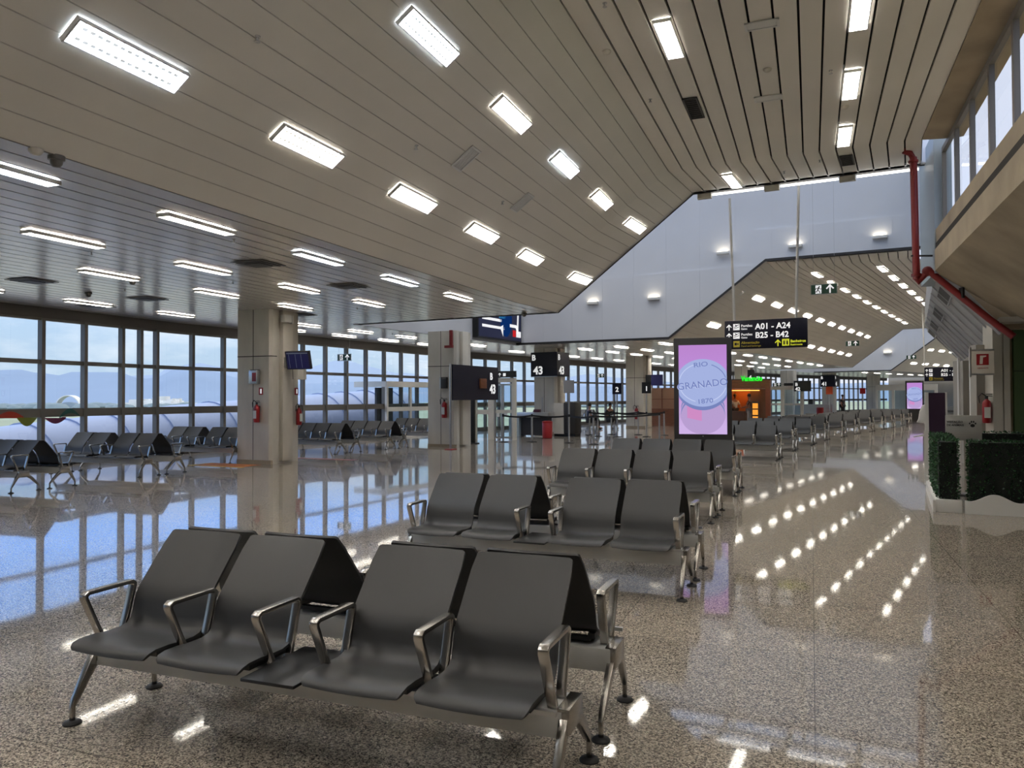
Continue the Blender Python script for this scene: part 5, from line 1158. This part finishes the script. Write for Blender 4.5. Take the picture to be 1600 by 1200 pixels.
# ------------------------------------------------------------------ people
def skin(name, pts, edges, rad, mat, parent, lv=1):
    me = bpy.data.meshes.new(name); me.from_pydata(pts, edges, []); o = bpy.data.objects.new(name, me); COL.objects.link(o)
    md = o.modifiers.new('s', 'SKIN'); md.use_smooth_shade = True
    for i, r_ in enumerate(rad): me.skin_vertices[0].data[i].radius = (r_, r_) if not isinstance(r_, tuple) else r_
    me.skin_vertices[0].data[0].use_root = True
    o.modifiers.new('d', 'SUBSURF').levels = lv
    dg = bpy.context.evaluated_depsgraph_get(); dg.update(); m2 = bpy.data.meshes.new_from_object(o.evaluated_get(dg)); bpy.data.objects.remove(o); bpy.data.meshes.remove(me)
    m2.name = name; m2.materials.clear(); m2.materials.append(mat)
    for p in m2.polygons: p.use_smooth = True
    ob = bpy.data.objects.new(name, m2); COL.objects.link(ob); ob.parent = parent; return ob
def person(px, D, rz, label, pose, shirt, trousers, arm=0):
    q = at2(px, D); t = thing('person', label, 'person', (q.x, q.y, 0), rz)
    if pose == 'sit':
        pel = (0, .0, .5); J = [pel, (0, .03, .72), (0, .03, .93), (0, .01, 1.03), (0, -.015, 1.09), (0, -.03, 1.17), (0, -.02, 1.26)]
        hip = .1; knee = lambda s: (s * .13, -.42, .52); ank = lambda s: (s * .14, -.45, .1); toe = lambda s: (s * .15, -.62, .05)
        el = lambda s: (s * .25, -.02, .7); wr = lambda s: (s * .15, -.25, .62)
    else:
        pel = (0, 0, .92); J = [pel, (0, .01, 1.15), (0, .0, 1.36), (0, -.01, 1.46), (0, -.02, 1.53), (0, -.035, 1.61), (0, -.03, 1.7)]
        hip = .1; knee = lambda s: (s * .12, -.03, .48); ank = lambda s: (s * .13, .02, .08); toe = lambda s: (s * .15, -.16, .03)
        el = (lambda s: (s * .27, -.04 - arm * .06, 1.1)); wr = (lambda s: (s * (.27 - arm * .09), -.1 - arm * .22, .88 + arm * .16))
    Rr_ = [(.14, .11), (.13, .095), (.15, .1), .055, .052, (.078, .092), (.06, .075)]
    pts = list(J); ed = [(i, i + 1) for i in range(6)]; rad = list(Rr_)
    sh = {}
    for s in (-1, 1):
        b = len(pts); pts += [(s * hip, pel[1], pel[2] - .03), knee(s), ank(s), toe(s)]; rad += [.085, .06, .042, .035]; ed += [(0, b), (b, b + 1), (b + 1, b + 2), (b + 2, b + 3)]
        b = len(pts); z_ = J[2][2]; pts += [(s * .17, J[2][1], z_ - .01), el(s), wr(s), tuple(Vector(wr(s)) + Vector((-s * .02, -.07, -.04)))]; rad += [.055, .042, .03, .034]; ed += [(2, b), (b, b + 1), (b + 1, b + 2), (b + 2, b + 3)]
    skin('body', pts, ed, rad, M['skin'], t)
    hz = J[5]; MB().sphere((hz[0], hz[1] + .02, hz[2] + .05), .098, 12, .85, 1, 1).build('hair', M['hair'], t)
    f_ = MB().sphere((-.03, hz[1] - .092, hz[2] + .005), .009, 6).sphere((.03, hz[1] - .092, hz[2] + .005), .009, 6); f_.build('eyes', M['black'], t)
    sp = [J[0], J[1], J[2]]; se = [(0, 1), (1, 2)]; sr_ = [(.155, .125), (.15, .115), (.165, .115)]
    for s in (-1, 1):
        b = len(sp); sp += [(s * .17, J[2][1], J[2][2] - .01), tuple(Vector((s * .17, J[2][1], J[2][2])).lerp(Vector(el(s)), .8))]; sr_ += [.068, .058]; se += [(2, b), (b, b + 1)]
    skin('shirt', sp, se, sr_, shirt, t)
    tp = [pel]; te = []; tr_ = [(.16, .13)]
    for s in (-1, 1):
        b = len(tp); tp += [(s * hip, pel[1], pel[2] - .03), knee(s), tuple(Vector(knee(s)).lerp(Vector(ank(s)), .92))]; tr_ += [.1, .075, .06]; te += [(0, b), (b, b + 1), (b + 1, b + 2)]
    skin('trousers', tp, te, tr_, trousers, t)
    for s in (-1, 1):
        a = ank(s); MB().sphere((a[0], a[1] - .07, .045), .05, 10, .9, 2.4, .9).build('shoe', M['black'], t)
    return t
nv = pmat('navy_cloth', (30, 36, 66), .8); wh = pmat('white_cloth', (210, 208, 204), .8); dk = pmat('dark_cloth', (34, 32, 34), .8); gy = pmat('grey_cloth', (130, 128, 132), .8); br_ = pmat('brown_cloth', (84, 58, 50), .8)
person(921, 38.0, R(100), 'seated person in a navy top by the windows beyond the belt posts', 'sit', nv, dk)
person(953, 38.6, R(20), 'seated person in dark clothes right of the navy seated person', 'sit', dk, dk)
person(1148, 40.4, R(10), 'person in a white shirt behind the cafe counter', 'stand', wh, dk, 1)
person(1171, 38.9, R(-120), 'person in brown top and grey trousers standing at the cafe counter', 'stand', br_, gy, 1)
person(1316, 58, R(40), 'distant standing person in dark clothes right of the gate 41 column', 'stand', dk, dk)
